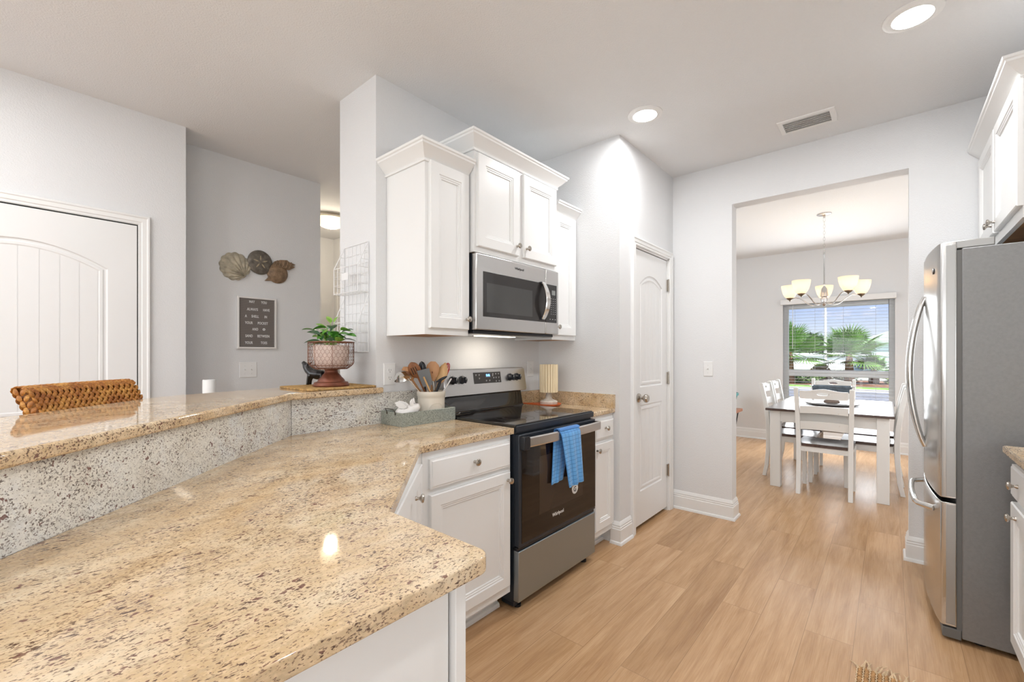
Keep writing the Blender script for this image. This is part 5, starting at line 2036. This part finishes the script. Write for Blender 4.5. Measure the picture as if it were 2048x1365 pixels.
def make_chair():
    r = root('dining_chair', (0, 0, 0), 'x', 'chair', 'dining chairs around the table')
    W2 = .19
    for s_ in (-1, 1):
        mb = MB()
        loops = []
        for z_, x, w_ in ((0, -.235, .034), (.12, -.212, .036), (.30, -.198, .040), (.45, -.195, .042), (.60, -.203, .040), (.80, -.228, .038), (.965, -.262, .036)):
            y = s_ * (W2 + .012 * max(0, (z_ - .45) / .5))
            ow = .017
            loops.append([(x - w_ / 2, y - ow, z_), (x + w_ / 2, y - ow, z_), (x + w_ / 2, y + ow, z_), (x - w_ / 2, y + ow, z_)])
        mb.loft(loops, True, True)
        mb.blob((-.263, s_ * (W2 + .012), .962), (.017, .019, .009), 10, 6)
        mb.build('leg', M['dw'], r, bevel=.003, local=True)
        mb = MB()
        mb.loft([[(x0, y0, z_) for x0, y0 in ((.17 - w_, s_ * W2 - w_), (.17 + w_, s_ * W2 - w_), (.17 + w_, s_ * W2 + w_), (.17 - w_, s_ * W2 + w_))] for z_, w_ in ((0, .014), (.43, .020))], True, True)
        mb.build('leg', M['dw'], r, bevel=.003, local=True)
    # crest with shaped top and oval hand hole
    xc = lambda z_: -.203 - (z_ - .60) * .165
    mb = MB()
    N = 24
    top, bot = [], []
    for k in range(N + 1):
        y = -W2 + .014 + (2 * W2 - .028) * k / N
        t = abs(2 * k / N - 1)
        top.append((y, .952 + .010 * math.cos(PI * min(1, t * 1.25)) + (.008 if t > .9 else 0)))
        bot.append((y, .868 + .004 * (1 - t * t)))
    hole = [(.045 * math.cos(2 * PI * q / 48), .918 + .014 * math.sin(2 * PI * q / 48)) for q in range(48)]
    outer = []
    # resample outer loop by angle so it bridges to the hole
    def ray_outer(a_):
        best = None
        poly_ = top + bot[::-1]
        ox, oz = 0, .918
        dx_, dz_ = math.cos(a_), math.sin(a_)
        for (ax_, az_), (bx_, bz_) in zip(poly_, poly_[1:] + poly_[:1]):
            ex, ez = bx_ - ax_, bz_ - az_
            den = dx_ * ez - dz_ * ex
            if abs(den) < 1e-12: continue
            t_ = ((ax_ - ox) * ez - (az_ - oz) * ex) / den
            u_ = ((ax_ - ox) * dz_ - (az_ - oz) * dx_) / den
            if t_ > 0 and -1e-6 <= u_ <= 1 + 1e-6: best = t_ if best is None else min(best, t_)
        return (ox + dx_ * best, oz + dz_ * best)
    angs = []
    for q in range(48): angs.append(math.atan2(math.sin(2 * PI * q / 48) * .25, math.cos(2 * PI * q / 48)))
    outer = [ray_outer(a_) for a_ in angs]
    T = .010
    mk = lambda pts_, h: [(xc(z_) + h - .012 * (1 - (y / W2) ** 2), y, z_) for y, z_ in pts_]
    mb.loft([mk(outer, -T), mk(hole, -T), mk(hole, T), mk(outer, T), mk(outer, -T)])
    mb.build('crest_rail', M['dw'], r, smooth=30, local=True)
    mb = MB()
    mb.loft([[(xc(z_) + h - .012 * (1 - (y / W2) ** 2), y, z_) for y, z_ in hole] for h in (-.003, .0)], True, True) if False else None
    for zlo_, zhi_ in ((.735, .800), (.585, .660)):
        mb = MB()
        loops = []
        for k in range(13):
            y = -W2 + .014 + (2 * W2 - .028) * k / 12
            b2 = -.012 * (1 - (y / W2) ** 2)
            lift = .008 * (1 - (y / W2) ** 2)
            loops.append([(xc(z_) + h + b2, y, z_ + lift) for z_, h in ((zlo_, -.009), (zhi_, -.009), (zhi_, .009), (zlo_, .009))])
        mb.loft(loops, True, True)
        mb.build('back_slat', M['dw'], r, smooth=30, local=True)
    mb = MB()
    mb.box(-.188, -.170, -W2 + .016, W2 - .016, .385, .440).box(.160, .180, -W2 + .016, W2 - .016, .375, .430)
    mb.box(-.170, .160, -W2 - .008, -W2 + .010, .375, .430).box(-.170, .160, W2 - .010, W2 + .008, .375, .430)
    mb.build('seat_apron', M['dw'], r, smooth=0, local=True)
    mb = MB()
    N = 10
    loops = []
    for k in range(N + 1):
        x = -.195 + .405 * k / N
        wv = .205 if k > 1 else .170
        lp = []
        for q in range(9):
            y = -wv + 2 * wv * q / 8
            dip = .008 * math.cos(y / wv * PI / 2) * math.sin(PI * k / N)
            lp.append((x, y, .458 - dip))
        loops.append(lp + [(x, wv, .432), (x, -wv, .432)])
    mb.loft(loops, True, True)
    mb.build('seat', M['dd'], r, smooth=40, local=True)
    return r


ch = make_chair()
CH = [((4.985, .445, 0), 0, 'white dining chair with a dark seat nearest the kitchen, its slatted back to the viewer'),
      ((6.385, .525, 0), PI, 'white dining chair at the far end of the table below the window'),
      ((5.43, .765, 0), -PI / 2, 'white dining chair on the left side of the table, nearer the kitchen'),
      ((5.93, .765, 0), -PI / 2, 'white dining chair on the left side of the table, nearer the window'),
      ((5.43, .145, 0), PI / 2, 'white dining chair on the right side of the table, nearer the kitchen'),
      ((5.93, .145, 0), PI / 2, 'white dining chair on the right side of the table, nearer the window')]
for k, (loc, rz, lab) in enumerate(CH):
    o = ch if k == 0 else copy_tree(ch)
    o.location = loc
    o.rotation_euler = (0, 0, rz)
    o['label'] = lab

# centrepiece
DX0, DY0 = 5.60, .455
r = root('lazy_susan', (DX0, DY0, TZ), 'round dark lazy susan board lying in the middle of the dining table', 'turntable')
MB().lathe([(.10, .0005), (.10, .006), (0, .006)], (DX0, DY0, TZ), 30).build('turntable_foot', M['black'], r)
MB().lathe([(.225, .0065), (.230, .010), (.230, .016), (.226, .019), (0, .019)], (DX0, DY0, TZ), 56).build('board', pmat('grey_board', (.30, .29, .29), .25), r)
r = root('pedestal_tray', (DX0, DY0, TZ + .0195), 'galvanized tray on a turned wooden pedestal on the dining table', 'tray')
zz = TZ + .0195
MB().lathe([(.066, 0), (.070, .008), (.064, .022), (.048, .030), (.056, .040), (.044, .055), (.028, .062), (.024, .10), (.030, .108), (0, .108)], (DX0, DY0, zz), 36).build('pedestal', woodm('grey_brown_wood', (.20, .14, .11), (.34, .25, .20), (20, 20, 20), .5), r, smooth=50)
mb = MB()
u_ = Vector((-math.sin(.08), math.cos(.08), 0))
v_ = Vector((u_.y, -u_.x, 0))
tp = lambda i, z_: [Vector((DX0, DY0, z_)) + u_ * a_ * (.165 - i) + v_ * b_2 * (.10 - i) for a_, b_2 in ((-1, -1), (1, -1), (1, 1), (-1, 1))]
mb.loft([tp(.006, zz + .1085), tp(0, zz + .172), tp(.003, zz + .174), tp(.006, zz + .170), tp(.010, zz + .112)], True, True)
mb.build('tray_body', pmat('blue_galvanized', (.16, .20, .24), .3, .7, var=.35, vscale=25), r, smooth=20)
for s_ in (-1, 1):
    c = Vector((DX0, DY0, zz + .160)) + u_ * .165 * s_
    MB().tube([c - v_ * .03, c - v_ * .03 + u_ * .018 * s_ + Vector((0, 0, .012)), c + v_ * .03 + u_ * .018 * s_ + Vector((0, 0, .012)), c + v_ * .03], .003, 6).build('tray_handle', M['chrome'], r)

# plant stand and teal pot at the left of the doorway
QX, QY, QZ = 6.90, 1.86, .475
r = root('hairpin_side_table', (QX, QY, 0), 'small wood side table on black hairpin legs, mostly hidden left of the doorway', 'table')
MB().box(QX - .22, QX + .22, QY - .22, QY + .22, QZ - .04, QZ).build('tabletop', woodm('walnut', (.24, .09, .045), (.36, .15, .08), (6, 30, 30), .4), r, bevel=.004)
for sx_ in (-1, 1):
    for sy_ in (-1, 1):
        x, y = QX + sx_ * .17, QY + sy_ * .17
        fx, fy = QX + sx_ * .13, QY + sy_ * .11
        MB().tube([(x + .02, y, QZ - .04), (fx, fy, .008), (x - .02, y, QZ - .04)], .005, 8).build('hairpin_leg', M['black'], r)
QX, QY = QX + .04, QY - .038
r = root('teal_pot', (QX, QY, QZ), 'teal glazed planter pot standing on the hairpin table', 'pot')
MB().lathe([(.09, .001), (.095, .005), (.155, .20), (.168, .203), (.170, .238), (.160, .24), (.148, .20), (.0, .19)], (QX, QY, QZ), 40).build('pot_body', pmat('teal_glaze', (.05, .24, .25), .2, coat=.5), r, smooth=50)

# ------------------------------------------------------------------ outdoors
GZ = -.30
GR = pmat('lawn_green', (.22, .38, .08), .9, var=.35, vscale=3)
tag(MB().box(8.2, 13.5, -40, 40, GZ - .1, GZ).build('near_lawn', GR), 'near strip of green lawn outside the window', 'lawn', kind='structure')
tag(MB().box(13.5, 23.6, -40, 40, GZ - .1, GZ - .01).build('street', pmat('asphalt', (.22, .23, .25), .9, var=.1, vscale=8)), 'grey asphalt street seen through the lower window', 'road', kind='structure')
tag(MB().box(23.6, 24.4, -40, 40, GZ - .1, GZ + .06).build('curb', pmat('concrete', (.55, .55, .52), .9)), 'pale concrete curb along the far side of the street', 'curb', kind='structure')
tag(MB().box(24.4, 26.4, -40, 40, GZ - .1, GZ + .05).build('far_lawn', GR), 'bright green lawn strip across the street', 'lawn', kind='structure')
tag(MB().box(26.4, 33, -40, 40, GZ - .1, GZ + .04).build('mulch_bed', pmat('mulch', (.24, .12, .07), .95, var=.4, vscale=6)), 'reddish mulch bed under the palms', 'ground', kind='structure')
tag(MB().box(33, 110, -60, 60, GZ - .1, GZ + .03).build('far_ground', pmat('pale_ground', (.45, .50, .38), .95, var=.2, vscale=.3)), 'pale ground beyond the palms', 'ground', kind='structure')
PG = pmat('palm_green', (.13, .27, .05), .5, var=.5, vscale=1.5)
PT = pmat('palm_trunk', (.20, .115, .07), .9, var=.3, vscale=10)


def palm(x, y, h, R, n_, seed, label):
    random.seed(seed)
    r = root('fan_palm', (x, y, GZ + .04), label, 'palm tree')
    z0 = GZ + .04
    mb = MB()
    mb.lathe([(.20, 0), (.24, .15), (.20, .4), (.17, h * .7), (.12, h)], (x, y, z0), 14)
    mb.build('trunk', PT, r)
    fr, pt = MB(), MB()
    for k in range(n_):
        az = 2 * PI * k * .618 + random.uniform(-.2, .2)
        el = math.radians(-22 + 112 * (k / n_) ** .8 + random.uniform(-8, 8))
        d_ = Vector((math.cos(az) * math.cos(el), math.sin(az) * math.cos(el), math.sin(el)))
        b0 = Vector((x, y, z0 + h - .05))
        L1 = R * random.uniform(.42, .58)
        c = b0 + d_ * L1 + Vector((0, 0, -.08 * R))
        pt.tube([b0, (b0 + c) / 2 + Vector((0, 0, .04)), c], .018, 5)
        s_ = d_.cross(Vector((0, 0, 1)))
        if s_.length < .1: s_ = Vector((1, 0, 0))
        s_.normalize()
        u_ = s_.cross(d_)
        NL = 22
        L2 = R * random.uniform(.50, .62)
        for q in range(NL):
            a_ = math.radians(-112 + 224 * q / (NL - 1))
            dd2 = (d_ * math.cos(a_) + s_ * math.sin(a_)).normalized()
            ll = L2 * (.65 + .35 * math.cos(a_ * .7))
            w_ = .030
            side = dd2.cross(u_).normalized()
            p1 = c + dd2 * ll * .55 + u_ * .03
            p2 = c + dd2 * ll + Vector((0, 0, -.12 * ll)) 
            i0 = fr.V(c); i1 = fr.V(p1 + side * w_); i2 = fr.V(p2); i3 = fr.V(p1 - side * w_); i4 = fr.V(p1 - u_ * .02)
            fr.F([i0, i1, i4]); fr.F([i1, i2, i4]); fr.F([i0, i4, i3]); fr.F([i4, i2, i3])
    pt.build('petioles', PG, r)
    fr.build('fronds', PG, r, smooth=0)


palm(28.5, 1.58, 1.55, 1.75, 34, 1, 'bushy fan palm in the middle of the window view')
palm(27.5, 4.05, 1.65, 1.9, 34, 2, 'bushy fan palm at the left of the window view')
palm(29.5, .62, .75, 1.0, 16, 3, 'low fan palm to the right of the middle palm')


def bush(name, label, cat, c, rad, n_, mat, seed, leaf_=.3, trunk=True):
    random.seed(seed)
    r = root(name, (c[0], c[1], GZ + .03), label, cat)
    mb = MB()
    for _ in range(n_):
        d_ = Vector((random.gauss(0, 1), random.gauss(0, 1), random.gauss(0, 1))).normalized() * random.uniform(.55, 1.05)
        p = Vector((c[0] + d_.x * rad[0], c[1] + d_.y * rad[1] * (1 + .15 * math.sin(d_.z * 9)), c[2] + d_.z * rad[2]))
        a_ = Vector((random.gauss(0, 1), random.gauss(0, 1), random.gauss(0, 1))).normalized()
        b2 = a_.orthogonal().normalized()
        i = [mb.V(p + a_ * leaf_), mb.V(p + b2 * leaf_ * .6), mb.V(p - a_ * leaf_), mb.V(p - b2 * leaf_ * .6)]
        mb.F(i)
    mb.build('foliage', mat, r, smooth=0)
    if trunk:
        MB().lathe([(.25, 0), (.18, max(.3, c[2] - GZ))], (c[0], c[1], GZ + .03), 8).build('trunk', PT, r)


DG = pmat('dark_foliage', (.07, .12, .06), .8, var=.5, vscale=.8)
bush('dark_tree', 'dark leafy tree far behind the palms, between them', 'tree', (72, 8.6, 2.1), (2.5, 3.0, 2.0), 1800, DG, 4, .35)
bush('dark_tree', 'second dark tree just right of the first, behind the middle palm', 'tree', (76, 5.6, 1.6), (2.5, 2.4, 1.7), 1500, DG, 5, .35)
bush('ornamental_grass', 'tan ornamental grass tuft between the two large palms', 'grass', (30, 2.95, .2), (.45, .5, .5), 500, pmat('dry_grass', (.50, .32, .16), .9, var=.3, vscale=3), 6, .12, False)
bush('low_shrub', 'low green shrub at the left of the mulch bed', 'shrub', (28, 3.6, 0), (.6, .9, .35), 700, pmat('shrub_green', (.16, .26, .08), .9, var=.5, vscale=3), 7, .09, False)
bush('low_shrub', 'low grey-green shrub behind the middle of the mulch bed', 'shrub', (31.5, 2.3, .0), (.6, 1.1, .35), 700, pmat('shrub_grey', (.16, .17, .13), .9, var=.5, vscale=3), 8, .09, False)
bush('low_shrub', 'bright green shrub at the right of the mulch bed', 'shrub', (30, -.35, .0), (.6, .55, .35), 600, pmat('shrub_bright', (.30, .42, .12), .9, var=.4, vscale=3), 9, .09, False)
# buildings
r = root('low_white_building', (58, 6, GZ), 'long low white building behind the palms', 'building')
MB().box(56, 62, -1, 14, GZ, 1.15).build('wall', pmat('white_siding', (.82, .84, .86), .8), r, smooth=0)
MB().box(55.7, 62.3, -1.2, 14.2, 1.15, 1.42).build('roof_edge', pmat('pale_roof', (.74, .77, .78), .8), r, smooth=0)
r = root('mint_house', (46, -5, GZ), 'pale mint gabled house at the right of the window view', 'house')
MT = pmat('mint_siding', (.66, .78, .76), .8)
MB().box(44, 54, -14, 1.05, GZ, 2.28).build('wall', MT, r, smooth=0)
mb = MB()
mb.loft([[(x, 1.6, 2.20), (x, 1.6, 2.42), (x, -6.5, 5.6), (x, -14.6, 2.42), (x, -14.6, 2.20)] for x in (43.5, 54.5)], True, True)
mb.build('roof', pmat('mint_roof', (.52, .62, .56), .8), r, smooth=0)
mb = MB()
for zz in (1.9, 1.5, 1.1, .7, .3):
    mb.box(43.96, 44.0, -14, 1.05, zz, zz + .03)
mb.build('siding_lines', pmat('siding_shadow', (.50, .62, .60), .8), r, smooth=0)
r = root('utility_pole', (50, 4.5, GZ), 'tall slim pale utility pole against the sky', 'pole')
MB().lathe([(.14, 0), (.09, 6.6)], (50, 4.54, GZ + .03), 10).build('pole_shaft', pmat('pale_pole', (.62, .62, .60), .8), r)
MB().box(49.94, 50.06, 3.95, 5.13, 5.9, 6.01).build('cross_arm', pmat('pole_arm', (.5, .47, .42), .8), r, smooth=0)
